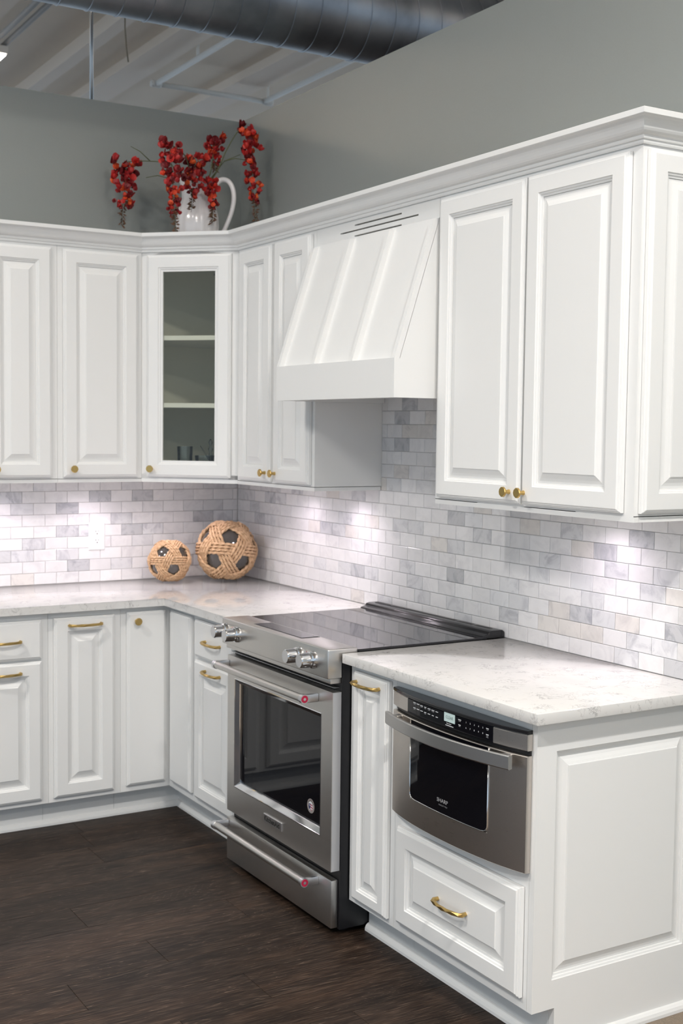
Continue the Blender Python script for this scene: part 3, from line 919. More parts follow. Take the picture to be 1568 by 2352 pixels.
MB().box(1.478-ru, 1.808-ru, -0.660, -0.598, 0.9094, 0.9116, 0.0006, 1).build('touch_panel', M['cook'], rg)
MB().box(1.474-ru, 1.812-ru, -0.664, -0.5945, 0.9088, 0.9106).build('touch_panel_rim', M['black'], rg)
# cooktop
MB().box(-rw-0.006, rw+0.002, -0.588, -0.090, ZC+0.0008, ZC+0.0075, 0.0015, 2).build('cooktop', M['cook'], rg)
MB().box(-rw-0.009, rw+0.005, -0.5855, -0.086, ZC+0.0004, ZC+0.0055, 0.001, 1).build('cooktop_rim', M['black'], rg)
# rear vent trim with slots
vent = thing_v = None
sec = [(-0.098, ZC+0.0006), (-0.098, ZC+0.010), (-0.078, ZC+0.016), (-0.072, ZC+0.024), (-0.060, ZC+0.027), (-0.018, ZC+0.027), (-0.0095, ZC+0.020), (-0.0095, ZC+0.0006)]
vt = extrude_x(sec, YA+0.004-ru, YB-0.002-ru, 0.0025).build('rear_vent', M['vent'], rg, smooth=True, angle=40)
for a, b2 in ((1.285, 1.375), (1.390, 1.470), (1.480, 1.800), (1.815, 1.900), (1.915, 2.000)):
    MB().box(a-ru, b2-ru, -0.046, -0.030, ZC+0.0262, ZC+0.0276, 0.0005, 1).build('vent_slot', M['dark'], vt)
# knobs
def stove_knob(u):
    Rx = Matrix.Rotation(R(90), 4, 'X')
    k = MB().lathe([(0.0290, 0.0), (0.0285, 0.004), (0.0262, 0.014), (0.0225, 0.0165), (0.0215, 0.021), (0.0232, 0.0225), (0.0226, 0.050), (0.0205, 0.0530)], 32, Rx, cap=True).build('knob', M['chrome'], rg, (u-ru, -0.6935, 0.866), smooth=True, angle=30)
    MB().lathe([(0.0198, 0.0525), (0.0198, 0.0536)], 32, Rx).build('knob_face', M['spun'], k)
for u in (1.318, 1.408, 1.855, 1.945): stove_knob(u)
for u in (1.365, 1.900):
    MB().lathe([(0.002, 0), (0.002, 0.0006)], 10, Matrix.Rotation(R(90), 4, 'X')).build('indicator_light', M['red'], rg, (u-ru, -0.6938, 0.884))
# oven door
DW0, DW1, DZ0, DZ1 = 1.292, 2.034, 0.208, 0.775
dr = MB()
WX0, WX1, WZ0, WZ1 = 1.346, 1.966, 0.304, 0.698
DY0, DY1 = -0.675, -0.6435
for a, b2, c2, d2 in ((DW0, WX0, DZ0, DZ1), (WX1, DW1, DZ0, DZ1), (WX0, WX1, DZ0, WZ0), (WX0, WX1, WZ1, DZ1)):
    dr.box(a-ru, b2-ru, DY0, DY1, c2, d2)
bmesh.ops.remove_doubles(dr.bm, verts=dr.bm.verts, dist=1e-5)
door_o = dr.build('oven_door', M['steel'], rg)
MB().box(DW0-0.0005-ru, DW0+0.004-ru, DY0+0.001, DY1, DZ0, DZ1, 0.001, 1).build('door_edge', M['spun'], door_o)
MB().box(DW1-0.004-ru, DW1+0.0005-ru, DY0+0.001, DY1, DZ0, DZ1, 0.001, 1).build('door_edge', M['spun'], door_o)
MB().box(WX0-ru, WX1-ru, -0.655, -0.650, WZ0, WZ1).build('oven_window', M['blackglass'], door_o)
prw = [(0.0, 0.677), (0.003, 0.678), (0.005, 0.675), (0.030, 0.658), (0.031, 0.6555)]
v, f = rings([(0.0, 0.6750), (0.0025, 0.6757), (0.0040, 0.6740), (0.0180, 0.6630), (0.0200, 0.6600), (0.0205, 0.6550)], WX0-ru, WX1-ru, WZ0, WZ1, cap=False)
raw('window_bezel', v, f, M['chrome'], door_o)
def bar_handle(parent, u0, u1, z, y, yface, med):
    m = MB().tube([(u0-ru, y, z), (u1-ru, y, z)], 0.0125, 20)
    h = m.build('handle_bar', M['steel'], parent, smooth=True, angle=40)
    for u, s in ((u0, -1), (u1, 1)):
        a, b2 = (u-0.012-ru, u+0.004-ru) if s < 0 else (u-0.004-ru, u+0.012-ru)
        cap = MB()
        cap.tube([(a, y, z), (b2, y, z)], 0.0150, 20)
        cap.box(a+0.001, b2-0.001, yface-0.0002, y+0.002, z-0.0135, z+0.0135, 0.003, 2)
        cap.build('handle_post', M['spun'], parent, smooth=True, angle=40)
        e = b2 if s > 0 else a
        Ry = Matrix.Translation((e, y, z)) @ Matrix.Rotation(R(90)*s, 4, 'Y')
        MB().lathe([(0.0118, 0.0), (0.0118, 0.0009)], 24, Ry).build('medallion', M['red'], parent)
        MB().lathe([(0.0046, 0.0), (0.0046, 0.0014)], 20, Ry).build('medallion_centre', M['spun'], parent)
bar_handle(door_o, 1.305, 1.938, 0.744, -0.727, DY0, True)
# badge and sticker
bd = MB().box(1.584-ru, 1.715-ru, -0.6795, -0.6748, 0.2455, 0.2745, 0.0012, 2).build('badge', M['spun'], door_o)
text('badge_lettering', 'KitchenAid', 0.0245, M['ink'], bd, (1.648-ru, -0.6796, 0.2600), bold=0.0008)
Rx = Matrix.Rotation(R(90), 4, 'X')
su, sz_ = 1.887-0.017, 0.372
st = MB().lathe([(0.0235, 0), (0.0235, 0.0004)], 32, Rx).build('sticker', M['inkdim'], door_o, (su-ru, -0.6552, sz_))
M['stick'] = pm('sticker_taupe', (0.30, 0.26, 0.25), 0.5); st.data.materials[0] = M['stick']
def flat(pts, mat, y):
    n = len(pts); return raw('sticker_mark', [(x, y, z) for x, z in pts], [list(range(n))], M[mat], st)
disc = [(0.0145*math.cos(2*math.pi*k/24), 0.0145*math.sin(2*math.pi*k/24)) for k in range(24)]
flat(disc, 'print', -0.0006)
for zz in (0.007, -0.001, -0.009):
    hw = math.sqrt(0.0145**2-max(abs(zz), abs(zz-0.004))**2)
    flat([(-hw*0.2, zz), (hw, zz-0.002), (hw*0.95, zz-0.006), (-hw*0.2, zz-0.003)], 'red', -0.0008)
flat([(-0.012, 0.006), (-0.002, 0.008), (-0.002, -0.010), (-0.009, -0.011), (-0.014, -0.002)], 'navy', -0.0009)
flat([(-0.009, 0.003), (-0.005, 0.004), (-0.006, 0.0), (-0.009, -0.001)], 'print', -0.0010)
for k in range(7):
    an = R(30+20*k); p0 = (0.0165, 0.0205)
    flat([(p0[0]*math.cos(an-.1), p0[0]*math.sin(an-.1)), (p0[1]*math.cos(an-.08), p0[1]*math.sin(an-.08)), (p0[1]*math.cos(an+.08), p0[1]*math.sin(an+.08)), (p0[0]*math.cos(an+.1), p0[0]*math.sin(an+.1))], 'ink', -0.0006)
# warming drawer
dd = MB().box(RU0-0.004-ru, RU1-0.010-ru, -0.668, -0.6435, 0.022, 0.176, 0.003, 2).build('drawer', M['steel'], rg, smooth=True, angle=35)
bar_handle(dd, 1.293, 1.938, 0.155, -0.720, -0.668, True)

# ------------------------------------------------------------------ microwave drawer
MU0, MU1, MZ0, MZ1 = 2.304, 2.912, 0.470, 0.840
mw = thing('microwave_drawer', 'stainless steel built-in microwave drawer with bowed front and curved bar handle', 'microwave', (0, -(MU0+MU1)/2, MZ0), RIGHT)
mu_ = (MU0+MU1)/2; mh = (MU1-MU0)/2
def bow(x, base=0.628, amp=0.034):
    return base + amp*(1-(0.7*(x/mh)**2+0.3*(x/mh)**4))
def bowed(name, x0, x1, z0, z1, mat, parent, out=0.0, back=-0.6115, n=24, bev=True):
    """strip of the bowed front between x0 and x1 (relative to centre)"""
    v, f = [], []
    xs = [x0+(x1-x0)*i/n for i in range(n+1)]
    for x in xs:
        y = -bow(x)-out
        v += [(x, back, z0), (x, y+0.002, z0), (x, y, z0+0.002), (x, y, z1-0.002), (x, y+0.002, z1), (x, back, z1)]
    for i in range(n):
        for k in range(5):
            f.append([6*i+k, 6*i+k+1, 6*i+7+k, 6*i+6+k])
        f.append([6*i+5, 6*i, 6*i+6, 6*i+11])
    f += [[0, 1, 2, 3, 4, 5], [6*n+k for k in range(6)]]
    me = mesh_from(name, v, f, True); me.set_sharp_from_angle(angle=R(25))
    return obj(name, me, M[mat], parent)
zc0 = 0.788-MZ0; zt = MZ1-MZ0
bowed('top_trim', -mh, mh, zt-0.010, zt, 'vent', mw, 0.0015)
cpm = bowed('control_panel', -mh+0.106, mh-0.110, zc0, zt-0.0102, 'blackglass', mw, 0.0002)
bowed('end_cap', -mh, -mh+0.1058, zc0, zt-0.0102, 'steel2', mw)
bowed('end_cap', mh-0.1098, mh, zc0, zt-0.0102, 'steel2', mw)
bowed('gap_strip', -mh+0.003, mh-0.003, 0.775-MZ0, zc0-0.0002, 'black', mw, -0.012)
dz1 = 0.7748-MZ0
wx0, wx1, wz0 = 2.432-mu_, 2.788-mu_, 0.549-MZ0
dm = bowed('drawer_front', -mh, wx0, 0.004, dz1, 'steel2', mw)
dm2 = bowed('drawer_front_rail', wx0, wx1, 0.004, wz0, 'steel2', dm)
bowed('drawer_front_stile', wx1, mh, 0.004, dz1, 'steel2', dm)
# window with rounded lower corners
def rounded_window():
    v, f = [], []
    r = 0.018
    n = 32
    xs = [wx0+(wx1-wx0)*i/n for i in range(n+1)]
    extra = [wx0+r*(1-math.cos(a)) for a in (0.3, 0.6, 0.9, 1.2)] + [wx1-r*(1-math.cos(a)) for a in (0.3, 0.6, 0.9, 1.2)]
    xs = sorted(set(xs+extra))
    edge = []
    for x in xs:
        d = min(x-wx0, wx1-x)
        zb = wz0 + (r-math.sqrt(max(0, r*r-(r-d)**2)) if d < r else 0)
        v += [(x, -bow(x)-0.0012, zb), (x, -bow(x)-0.0012, dz1-0.002)]
        edge.append((x, -bow(x)-0.0012, zb))
    for i in range(len(xs)-1): f.append([2*i, 2*i+2, 2*i+3, 2*i+1])
    o = raw('window', v, f, M['blackglass'], dm, smooth=True)
    pts = [(wx0, -bow(wx0)-0.001, dz1-0.002)] + edge + [(wx1, -bow(wx1)-0.001, dz1-0.002)]
    MB().tube(pts, 0.0018, 6).build('window_trim', M['chrome'], dm, smooth=True)
    # corner fillers of stainless behind the rounded glass
    return o
win = rounded_window()
bowed('window_backing', wx0+0.0002, wx1-0.0002, wz0+0.0002, dz1-0.0005, 'steel2', dm, -0.0008)
# curved handle
hn = 28; v, f = [], []
hx = 0.283
def hbow(x): return 0.671+0.036*(1-(x/hx)**2)
hz0, hz1 = 0.7405-MZ0, 0.7775-MZ0
for i in range(hn+1):
    x = -hx+2*hx*i/hn
    y = -hbow(x)
    for (dy, z) in ((0.012, hz0+0.002), (0.002, hz0), (0, hz0+0.003), (0, hz1-0.003), (0.002, hz1), (0.012, hz1-0.002)):
        v.append((x, y+dy, z))
for i in range(hn):
    for k in range(6):
        f.append([6*i+k, 6*i+(k+1) % 6, 6*i+6+(k+1) % 6, 6*i+6+k])
f += [[0, 1, 2, 3, 4, 5], [6*hn+k for k in range(6)]]
me = mesh_from('handle', v, f, True); me.set_sharp_from_angle(angle=R(30))
M['steel3'] = brushed('satin_handle_steel', (0.56, 0.55, 0.54), 0.30, 0.42, 0)
hob = obj('handle', me, M['steel3'], dm)
for s in (-1, 1):
    MB().box(s*0.245-0.012, s*0.245+0.012, -0.672, -0.634, hz0+0.006, hz1-0.006, 0.002, 1).build('handle_post', M['steel3'], hob)
# writing on the microwave
def on_panel(x, z, out=0.0006): return (x, -bow(x)-out, z)
lcx = 2.628-mu_
MB().box(-0.0245, 0.0245, -0.0006, 0, -0.0120, 0.0120).build('display', M['lcd'], cpm, on_panel(lcx, 0.8185-MZ0, 0.0004))
text('display_text', 'CLEAR', 0.0120, M['lcdink'], cpm, on_panel(lcx, 0.8185-MZ0, 0.0012), sx=0.95, ext=0.0001)
text('panel_print', 'Easy Open', 0.0050, M['print'], cpm, on_panel(lcx-0.002, 0.8020-MZ0, 0.0008), ext=0.0001)
for i, ch in enumerate('12345'):
    x = 2.699-mu_+0.0165*i
    text('panel_digit', ch, 0.0062, M['print'], cpm, on_panel(x, 0.8205-MZ0, 0.0006), ext=0.0001)
    text('panel_digit', '67890'[i], 0.0062, M['print'], cpm, on_panel(x, 0.8060-MZ0, 0.0006), ext=0.0001)
def marks(x, z, w, rows):
    for r in range(rows):
        ww = w*(1.0 if r == 0 else 0.8)
        MB().box(-ww/2, ww/2, -0.0002, 0, -0.0009, 0.0009).build('panel_mark', M['inkdim' if r and rows > 1 else 'print'], cpm, on_panel(x, z-MZ0-0.0036*r, 0.0006))
rm = random.Random(5)
for i in range(7):
    x = 2.452-mu_+0.0195*i
    marks(x, 0.8245-0.0003*i, 0.010+0.004*rm.random(), 1 if i in (1, 6) else 2)
    marks(x, 0.8100-0.0003*i, 0.009+0.004*rm.random(), 2 if i in (0, 3) else 1)
marks(2.672-mu_, 0.8225, 0.013, 2); marks(2.672-mu_, 0.8085, 0.010, 2)
marks(2.790-mu_-0.008, 0.8215, 0.011, 2); marks(2.790-mu_-0.008, 0.8055, 0.011, 3)
marks(lcx, 0.7965, 0.036, 1)
text('brand_lettering', 'SHARP', 0.0150, M['printdim'], dm, on_panel(2.603-mu_, 0.5840-MZ0, 0.0016), ext=0.0002, sx=1.15, bold=0.0001)
text('series_lettering', 'INSIGHT PRO', 0.0056, M['inkdim'], dm, on_panel(2.606-mu_, 0.5715-MZ0, 0.0016), ext=0.0001, sx=1.2)

# ------------------------------------------------------------------ outlet
ot = thing('wall_outlet', 'white duplex electrical outlet with cover plate on the marble backsplash', 'outlet', (-0.7045, -TH, 1.039))
v, f = rings([(0, 0), (0, 0.002), (0.004, 0.0052)], -0.0375, 0.0375, 0, 0.122, close_back=True)
raw('cover_plate', v, f, M['plastic'], ot)
for zz in (0.0415, 0.0805):
    pts = []
    for k in range(20):
        a = 2*math.pi*k/20
        pts.append((max(-0.0155, min(0.0155, 0.0185*math.cos(a))), 0.0165*math.sin(a)))
    m = MB(); n = 20
    m.poly([(x, -0.0050, z) for x, z in pts]+[(x, -0.0072, z) for x, z in pts], [list(range(n)), list(range(n, 2*n))]+[[i, (i+1) % n, n+(i+1) % n, n+i] for i in range(n)])
    s = m.build('socket', M['plastic'], ot, (0, 0, zz))
    MB().box(-0.0072, -0.0050, -0.0075, -0.0070, -0.0005, 0.0075).build('slot', M['dark'], s)
    MB().box(0.0054, 0.0070, -0.0075, -0.0070, 0.0005, 0.0070).build('slot', M['dark'], s)
    MB().lathe([(0.0026, 0.0070), (0.0026, 0.0075)], 12, Matrix.Translation((0, 0, -0.0075)) @ Matrix.Rotation(R(90), 4, 'X')).build('ground_hole', M['dark'], s)
MB().lathe([(0.0024, 0.0050), (0.0020, 0.0062)], 12, Matrix.Translation((0, 0, 0.061)) @ Matrix.Rotation(R(90), 4, 'X')).build('screw', M['plastic'], ot)

# ------------------------------------------------------------------ under-cabinet puck lights
def puck(x, y, label, pw=1.0):
    t = thing('puck_light', label, 'light', (x, y, ZU+0.014), 0, 'puck lights under the wall cabinets')
    MB().lathe([(0.030, -0.010), (0.033, -0.008), (0.033, -0.0002)], 24).build('housing', M['plastic'], t)
    MB().lathe([(0.024, -0.0112), (0.024, -0.0102)], 24).build('lens', M['puck'], t)
    ld = bpy.data.lights.new('puck_lamp', 'SPOT'); ld.energy = pw; ld.shadow_soft_size = 0.022
    ld.spot_size = R(150); ld.spot_blend = 0.9; ld.color = (1.0, 0.87, 0.97)
    lo = bpy.data.objects.new('puck_lamp', ld); lo.location = (0, 0, -0.016); link(lo, t)
puck(-0.760, -0.19, 'small round puck light under the single-door wall cabinet by the corner', 5.2)
puck(-1.160, -0.19, 'small round puck light under the two-door cabinet on the back wall', 5.2)
puck(-0.15, -0.740, 'small round puck light under the narrow two-door cabinet, corner side', 3.6)
puck(-0.15, -1.130, 'small round puck light under the narrow two-door cabinet, range side', 4.6)
puck(-0.15, -2.580, 'small round puck light under the large wall cabinet by its paneled end', 4.6)
puck(-0.40, -0.30, 'small round puck light under the glass corner cabinet', 3.0)

# ------------------------------------------------------------------ rope balls
PHI = (1+5**0.5)/2
ICO = [Vector(p).normalized() for p in ((0, 1, PHI), (0, 1, -PHI), (1, PHI, 0), (1, -PHI, 0), (PHI, 0, 1), (-PHI, 0, 1))]
ALLV = ICO + [-q for q in ICO]
def ball_rotation(holes, centre):
    """turn the weave so three pentagon holes point where the photo shows them"""
    vd = (CAM_LOC-centre).normalized()
    right = (CR @ Vector((1, 0, 0))); right = (right - vd*right.dot(vd)).normalized()
    up = vd.cross(right)
    tgt = []
    for (x, y) in holes:
        z = math.sqrt(1-x*x-y*y); tgt.append((right*x+up*y+vd*z).normalized())
    # three mutually adjacent icosahedron vertices with matching handedness
    best = None
    for a in ALLV:
        for b2 in ALLV:
            for c2 in ALLV:
                if a.dot(b2) > 0.4 and b2.dot(c2) > 0.4 and a.dot(c2) > 0.4 and a != b2 and b2 != c2 and a != c2 and a.dot(b2) < 0.5 and b2.dot(c2) < 0.5 and a.dot(c2) < 0.5:
                    if (a.cross(b2).dot(c2) > 0) == (tgt[0].cross(tgt[1]).dot(tgt[2]) > 0):
                        best = (a, b2, c2); break
            if best: break
        if best: break
    def fr(p, q, r):
        z = (p+q+r).normalized(); x = (p - z*p.dot(z)).normalized(); y = z.cross(x)
        return Matrix((x, y, z)).transposed()
    return fr(*tgt) @ fr(*best).transposed()
def crossings():
    frames = []
    for n in ICO:
        m_ = [q for q in ICO if q != n]
        c0 = n.cross(m_[0]).normalized(); frames.append((c0, n.cross(c0)))
    # find start signs so each crossing is over for one band and under for the other
    for bits in range(64):
        ok = True
        for i in range(6):
            for j in range(i+1, 6):
                p = ICO[i].cross(ICO[j]).normalized()
                sg = []
                for k in (i, j):
                    a, b2 = frames[k]
                    th = math.atan2(p.dot(b2), p.dot(a)); idx = round(th/(math.pi/5))
                    sg.append((1 if bits >> k & 1 else -1)*(-1 if idx % 2 else 1))
                if sg[0] == sg[1]: ok = False; break
            if not ok: break
        if ok: return frames, [(1 if bits >> k & 1 else -1) for k in range(6)]
    return frames, [1]*6
FRAMES, SIGNS = crossings()
def rope_ball(centre, rad, holes, label, strands=4):
    t = thing('rope_ball', label, 'decorative ball', (centre.x, centre.y, centre.z-rad), 0, 'rope-wrapped glass floats on the counter')
    Rm = ball_rotation(holes, centre)
    lift = 0.034*rad
    sr = 0.0500*rad
    core = rad - 2*lift - 2*sr
    v = MB(); bmesh.ops.create_uvsphere(v.bm, u_segments=40, v_segments=24, radius=rad*0.87)
    v.build('glass_float', M['smoke'], t, (0, 0, rad), smooth=True)
    NS = 460
    for k in range(6):
        n = Rm @ ICO[k]; a = Rm @ FRAMES[k][0]; b2 = Rm @ FRAMES[k][1]
        verts, faces = [], []
        seg = 12
        for s in range(strands):
            off = (s-(strands-1)/2)*sr*2.02
            base = len(verts)
            ph0 = random.random()*6
            for i in range(NS):
                th = 2*math.pi*i/NS
                rr = rad - lift - sr + lift*SIGNS[k]*math.cos(5*th)*1.0
                e = a*math.cos(th)+b2*math.sin(th)
                ang = off/rad
                e2 = (e*math.cos(ang)+n*math.sin(ang)).normalized()
                side = (n*math.cos(ang)-e*math.sin(ang)).normalized()
                c = e2*rr
                tw = th*30+ph0
                for q in range(seg):
                    an = 2*math.pi*q/seg
                    r2 = sr*(0.76+0.27*math.cos(3*an-tw))
                    verts.append(c + e2*(r2*math.cos(an)) + side*(r2*math.sin(an)))
            for i in range(NS):
                i2 = (i+1) % NS
                for q in range(seg):
                    q2 = (q+1) % seg
                    faces.append([base+i*seg+q, base+i*seg+q2, base+i2*seg+q2, base+i2*seg+q])
        raw('rope_band', verts, faces, M['rope'], t, (0, 0, rad), smooth=True)
    return t
rope_ball(Vector((-0.177, -0.242, ZC+0.1405)), 0.142, [(0.13, 0.45), (-0.44, -0.35), (0.57, -0.46)], 'large rope-wrapped dark glass ball beside the corner of the backsplash')
rope_ball(Vector((-0.429, -0.183, ZC+0.0985)), 0.0995, [(-0.30, 0.43), (0.25, -0.375), (0.625, 0.43)], 'small rope-wrapped glass ball on the corner countertop')

# ------------------------------------------------------------------ pitcher with red flowers
PX, PY, PZ = -0.335, -0.26, ZT+0.0005
pt = thing('pitcher', 'white ribbed ceramic pitcher standing on the corner wall cabinet', 'pitcher', (PX, PY, PZ))
prof = [(0.050, 0), (0.060, 0.004), (0.058, 0.016), (0.072, 0.040), (0.088, 0.085), (0.094, 0.130), (0.091, 0.175), (0.080, 0.215), (0.068, 0.245), (0.063, 0.265), (0.066, 0.290), (0.076, 0.318), (0.079, 0.324), (0.074, 0.324), (0.060, 0.290), (0.057, 0.262)]
v, f = [], []
SG = 64
for (r, h) in prof:
    for k in range(SG):
        a = 2*math.pi*k/SG
        fl_ = 0.0035*abs(math.sin(8*a)) if 0.03 < h < 0.25 else 0
        lip = 1+0.22*max(0, math.cos(a-math.pi*1.05))**6*(1 if h > 0.26 else 0)
        v.append(((r-0.002+fl_)*lip*math.cos(a), (r-0.002+fl_)*lip*math.sin(a), h + (0.012*max(0, math.cos(a-math.pi*1.05))**6 if h > 0.28 else 0)))
for i in range(len(prof)-1):
    for k in range(SG):
        f.append([i*SG+k, i*SG+(k+1) % SG, (i+1)*SG+(k+1) % SG, (i+1)*SG+k])
f.append(list(range(SG)))
raw('body', v, f, M['ceramic'], pt, smooth=True)
# handle in the plane facing the camera's right
hp = [(0.072, 0.300), (0.085, 0.324), (0.108, 0.338), (0.135, 0.330), (0.153, 0.300), (0.158, 0.260), (0.152, 0.215), (0.138, 0.170), (0.120, 0.128), (0.103, 0.095), (0.090, 0.080)]
hdx, hdy = 0.9, -0.43
hq = []
for i in range(len(hp)-1):
    q0, q1, q2, q3 = [Vector(hp[max(0, min(len(hp)-1, i+k))]) for k in (-1, 0, 1, 2)]
    for k in range(4):
        q = k/4
        hq.append(0.5*((2*q1)+(q2-q0)*q+(2*q0-5*q1+4*q2-q3)*q*q+(3*q1-q0-3*q2+q3)*q**3))
hq.append(Vector(hp[-1]))
MB().tube([(p.x*hdx, p.x*hdy, p.y) for p in hq], [0.0122-0.003*i/len(hq) for i in range(len(hq))], 12).build('handle', M['ceramic'], pt, smooth=True)

def blossom_mesh(seed):
    rb = random.Random(seed)
    v, f = [], []
    def petal(wid, ln, cup, tilt, az, twist=0.0):
        base = len(v); nu, nv = 5, 4
        for i in range(nv+1):
            s = i/nv
            w = wid*math.sin(math.pi*min(1, 0.12+0.80*s))**0.6
            for j in range(nu):
                q = -1+2*j/(nu-1)
                x = q*w/2
                yv = ln*s
                z = cup*(q*q*0.5 + s*s*0.8)*ln
                p = Vector((x, yv, z))
                p = Matrix.Rotation(twist, 3, 'Y') @ p
                p = Matrix.Rotation(tilt, 3, 'X') @ p
                p = Matrix.Rotation(az, 3, 'Z') @ p
                v.append(p)
        for i in range(nv):
            for j in range(nu-1):
                f.append([base+i*nu+j, base+i*nu+j+1, base+(i+1)*nu+j+1, base+(i+1)*nu+j])
    petal(0.026, 0.022, 0.35, R(75+rb.uniform(-15, 15)), 0)
    petal(0.016, 0.019, 0.5, R(20+rb.uniform(-15, 15)), R(40), 0.5)
    petal(0.016, 0.019, 0.5, R(20+rb.uniform(-15, 15)), R(-40), -0.5)
    petal(0.012, 0.015, 0.9, R(-15), R(rb.uniform(-15, 15)))
    me = mesh_from('blossom', v, f, True); me.materials.append(M['petal']); return me
BLOS = [blossom_mesh(s) for s in (1, 2, 3)]
rf = random.Random(11)
mouth = Vector((PX, PY, PZ+0.285))
def spray(label, start, path, top, bottom, width, n, plane, tail=0.25, twigs=()):
    """start: stem foot in the pitcher; path: stem pixels; blossoms hang from top to bottom pixel"""
    T = at(top[0], top[1], 'y', plane); B = at(bottom[0], bottom[1], 'y', plane)
    pts = [start] + [at(px, py, 'y', pl) for px, py, pl in path] + [T]
    t = thing('flower_spray', label, 'flowers', tuple(start), 0, 'red flower sprays in the pitcher')
    def loc(p): return p-start
    def smooth_path(ps, m=6):
        out = []
        for i in range(len(ps)-1):
            p0, p1, p2, p3 = ps[max(i-1, 0)], ps[i], ps[i+1], ps[min(i+2, len(ps)-1)]
            for k in range(m):
                q = k/m
                out.append(0.5*((2*p1)+(p2-p0)*q+(2*p0-5*p1+4*p2-p3)*q*q+(3*p1-p0-3*p2+p3)*q**3))
        return out+[ps[-1]]
    ps = smooth_path([loc(p) for p in pts])
    m = MB(); m.tube(ps, [0.0030-0.0012*i/len(ps) for i in range(len(ps))], 6)
    hang = smooth_path([loc(T), loc(T.lerp(B, 0.35))+Vector((0.004, 0, 0)), loc(T.lerp(B, 0.7))+Vector((-0.004, 0, 0)), loc(B)])
    m.tube(hang, [0.0018-0.0010*i/len(hang) for i in range(len(hang))], 5)
    for tw in twigs:
        m.tube([loc(at(px, py, 'y', pl)) for px, py, pl in tw], [0.0024, 0.0020, 0.0013][:len(tw)] if len(tw) <= 3 else 0.0018, 5)
    m.build('stem', M['stem'], t, smooth=True)
    H = (T-B).length
    n = int(n*1.75)
    for i in range(n):
        s = (i+rf.random())/n*(1-tail*0.8)
        w = width*(1-0.62*s**1.4)
        an = rf.random()*2*math.pi
        rr = w/2*math.sqrt(rf.random())
        p = loc(T.lerp(B, s)) + Vector((rr*math.cos(an), rr*math.sin(an)*0.8, rf.uniform(-0.01, 0.012)))
        o = bpy.data.objects.new('blossom', BLOS[i % 3])
        sc = (1.35-0.72*s)*rf.uniform(0.8, 1.15)
        o.location = p; o.scale = (sc, sc, sc)
        o.rotation_euler = (rf.uniform(-0.7, 0.5), rf.uniform(-0.6, 0.6), math.atan2(-math.cos(an)*1.0, math.sin(an))+rf.uniform(-0.8, 0.8) + math.pi if rf.random() < 0.5 else rf.uniform(2.2, 4.2))
        link(o, t)
    m = MB()
    for i in range(44):
        s = 1-tail*1.3+tail*1.3*(i+rf.random())/44
        p = loc(T.lerp(B, min(1, s)))
        d = Vector((rf.uniform(-1, 1), rf.uniform(-1, 1), rf.uniform(-0.8, 0.3))).normalized()*rf.uniform(0.014, 0.027)
        q = Vector((-d.y, d.x, 0.3)).normalized()*0.0042
        m.poly([p, p+d*0.5+q, p+d, p+d*0.5-q], [[0, 1, 2, 3]])
    b2 = m.build('bud_tip', M['bud'], t); b2['kind'] = 'stuff'
    return t
spray('red flower spray drooping furthest out over the back-wall cabinets', mouth+Vector((-0.02, 0, 0)), [(440, 430, -0.26), (395, 380, -0.22), (340, 370, -0.18)], (290, 372, -0.15)[:2], (280, 520), 0.135, 34, -0.15, 0.32,
      twigs=[[(345, 370, -0.18), (322, 348, -0.17), (300, 336, -0.16)], [(430, 420, -0.22), (362, 403, -0.18), (335, 408, -0.16)]])
spray('long red flower spray hanging in front of the pitcher over the crown moulding', mouth+Vector((-0.01, -0.03, 0)), [(440, 415, -0.34), (425, 358, -0.42)], (388, 330), (405, 533), 0.105, 46, -0.46, 0.22)
spray('red flower spray bunched low in the middle of the pitcher mouth', mouth+Vector((0, -0.02, 0)), [(448, 395, -0.33)], (448, 362), (440, 482), 0.150, 34, -0.37, 0.30)
spray('short red flower spray standing upright above the pitcher', mouth+Vector((0.02, 0.0, 0)), [(482, 400, -0.25), (490, 350, -0.23)], (492, 322), (494, 392), 0.090, 18, -0.22, 0.25)
spray('long red flower spray arching over the pitcher handle beside the wall corner', mouth+Vector((0.03, 0.01, 0)), [(500, 390, -0.31), (520, 345, -0.33), (548, 300, -0.35)], (570, 296), (588, 508), 0.095, 46, -0.36, 0.22,
      twigs=[[(478, 418, -0.29), (515, 370, -0.32), (552, 355, -0.35)], [(515, 370, -0.32), (540, 364, -0.34), (566, 368, -0.36)]])
spray('small red flower spray hanging between the pitcher body and its handle', mouth+Vector((0.04, -0.03, 0)), [(486, 415, -0.36)], (495, 422), (488, 512), 0.080, 16, -0.38, 0.40)

# ------------------------------------------------------------------ above the walls
DY, DZ, DR, PI2 = -0.45, 3.437, 0.197, 2*math.pi
def spiral_duct(x0, x1, pitch):
    seg = 56
    prof = [(0.0, 0.0), (0.002, 0.004), (0.007, 0.004), (0.009, 0.0), (0.035, 0.0), (0.08, 0.0)]
    v, f = [], []
    turns = int((x1-x0)/pitch)
    cols = []
    for k in range(turns):
        for dx, dr_ in prof: cols.append((k*pitch+dx, dr_))
    for c2, dr_ in cols:
        for s in range(seg+1):
            a = PI2*s/seg
            v.append((x0+c2+pitch*s/seg, DY+(DR+dr_)*math.cos(a), DZ+(DR+dr_)*math.sin(a)))
    w = seg+1
    for i in range(len(cols)-1):
        for s in range(seg): f.append([i*w+s, i*w+s+1, (i+1)*w+s+1, (i+1)*w+s])
    o = raw('spiral_duct', v, f, M['duct'], smooth=True)
    o.data.set_sharp_from_angle(angle=R(50))
    return tag(o, 'round galvanised steel spiral duct running above the partition walls', 'duct')
spiral_duct(-3.2, 4.2, 0.123)
p0 = at(210, 130, 'y', 0.22)
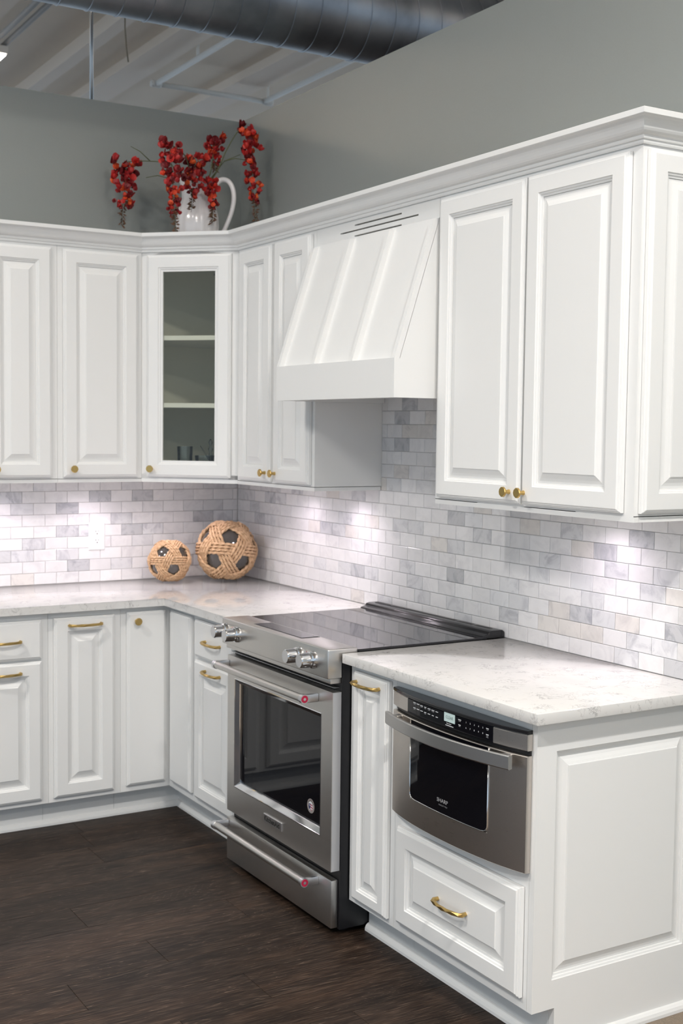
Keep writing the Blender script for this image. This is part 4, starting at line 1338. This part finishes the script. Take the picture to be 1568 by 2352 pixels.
rd = MB().tube([(p0.x, 0.22, 2.6), (p0.x, 0.22, CEIL-0.001)], 0.0085, 10).build('hanger_rod', M['rod'], smooth=True); tag(rd, 'thin vertical zinc hanger rod behind the back wall', 'rod')
pc = thing('sprinkler_pipe', 'white painted sprinkler pipe with elbows under the ceiling', 'pipe', (1.6, 3.73, 4.2))
MB().tube([(1.12-1.6, 0, 0), (2.08-1.6, 0, 0)], 0.020, 12).build('cross_pipe', M['pipe'], pc, smooth=True)
MB().tube([(2.05-1.6, 0.02, 0), (2.05-1.6, -7, 0)], 0.020, 12).build('branch_pipe', M['pipe'], pc, smooth=True)
MB().tube([(1.12-1.6, 0.02, 0.0), (1.12-1.6, -6.5, 0.0)], 0.020, 12).build('branch_pipe', M['pipe'], pc, smooth=True)
for dx in (0.48, -0.48):
    MB().lathe([(0.024, -0.04), (0.028, -0.03), (0.028, 0.03), (0.024, 0.04)], 14, Matrix.Rotation(R(90), 4, 'Y')).build('elbow', M['pipe'], pc, (dx, 0, 0), smooth=True)
MB().tube([(0.48, 0, 0), (0.48, 0, 0.15)], 0.012, 8).build('hanger', M['pipe'], pc)
MB().tube([(-0.45, -0.7, 0), (-0.45, -0.7, 0.15)], 0.012, 8).build('hanger', M['pipe'], pc)
wc = at(290, 105, 'y', 1.6)
MB_w = MB().tube([(wc.x-0.01, 1.6, wc.z+0.6), (wc.x-0.008, 1.6, wc.z+0.1), (wc.x+0.002, 1.6, wc.z-0.02), (wc.x+0.012, 1.6, wc.z-0.09)], 0.004, 6).build('hanging_wire', pm('tan_wire', (0.25, 0.21, 0.15), 0.7), smooth=True)
tag(MB_w, 'thin tan wire dangling below the ceiling', 'wire')
for i, (dx, px) in enumerate(((0.0, 30), (0.16, 62))):
    q = at(px, 55, 'z', 4.12)
    cd = MB().tube([(q.x, -4, 4.12), (q.x, 8.5, 4.12)], 0.018, 8).build('conduit', M['conduit'], smooth=True)
    tag(cd, 'straight grey metal conduit under the ceiling, ' + ('between its twin and the hanger rod' if i else 'beside the glowing light'), 'conduit', 'paired conduits')
def ceiling_light(x, y, z, label, rz=0.0, w=0.16, l=1.2):
    t = thing('ceiling_light', label, 'light', (x, y, z), rz, 'ceiling lights')
    MB().box(-w/2, w/2, -l/2, l/2, 0.0, 0.05, 0.004, 1).build('housing', M['beam'], t)
    MB().box(-w/2+0.012, w/2-0.012, -l/2+0.012, l/2-0.012, -0.012, -0.0004).build('diffuser', M['led'], t)
    for yy in (-l/3, l/3):
        MB().tube([(0, yy, 0.05), (0, yy, CEIL-z-0.001)], 0.006, 6).build('hanger', M['rod'], t)
q = at(11, 130, 'z', 4.05)
ceiling_light(q.x-0.31, q.y, 4.05, 'glowing linear ceiling light hanging beyond the back wall beside the conduits', R(90), 0.16, 0.62)
LNAME = ['above the floor in front of the range', 'over the aisle before the back-wall cabinets', 'over the carpet by the paneled cabinet end', 'over the carpeted aisle', 'furthest out over the carpet', 'beyond the back wall', 'beyond the wall corner', 'beyond the right wall']
for (lx, ly, pw, spr, ax), nm in zip(LAMPS, LNAME):
    t = thing('ceiling_light', 'white linear pendant ceiling light ' + nm, 'light', (lx, ly, 4.0), 0, 'showroom lights')
    MB().box(-0.28, 0.28, -0.09, 0.09, 0.0, 0.08, 0.004, 1).build('housing', M['beam'], t)
    for yy in (-0.2, 0.2):
        MB().tube([(yy, 0, 0.08), (yy, 0, CEIL-4.0-0.001)], 0.006, 6).build('hanger', M['rod'], t)
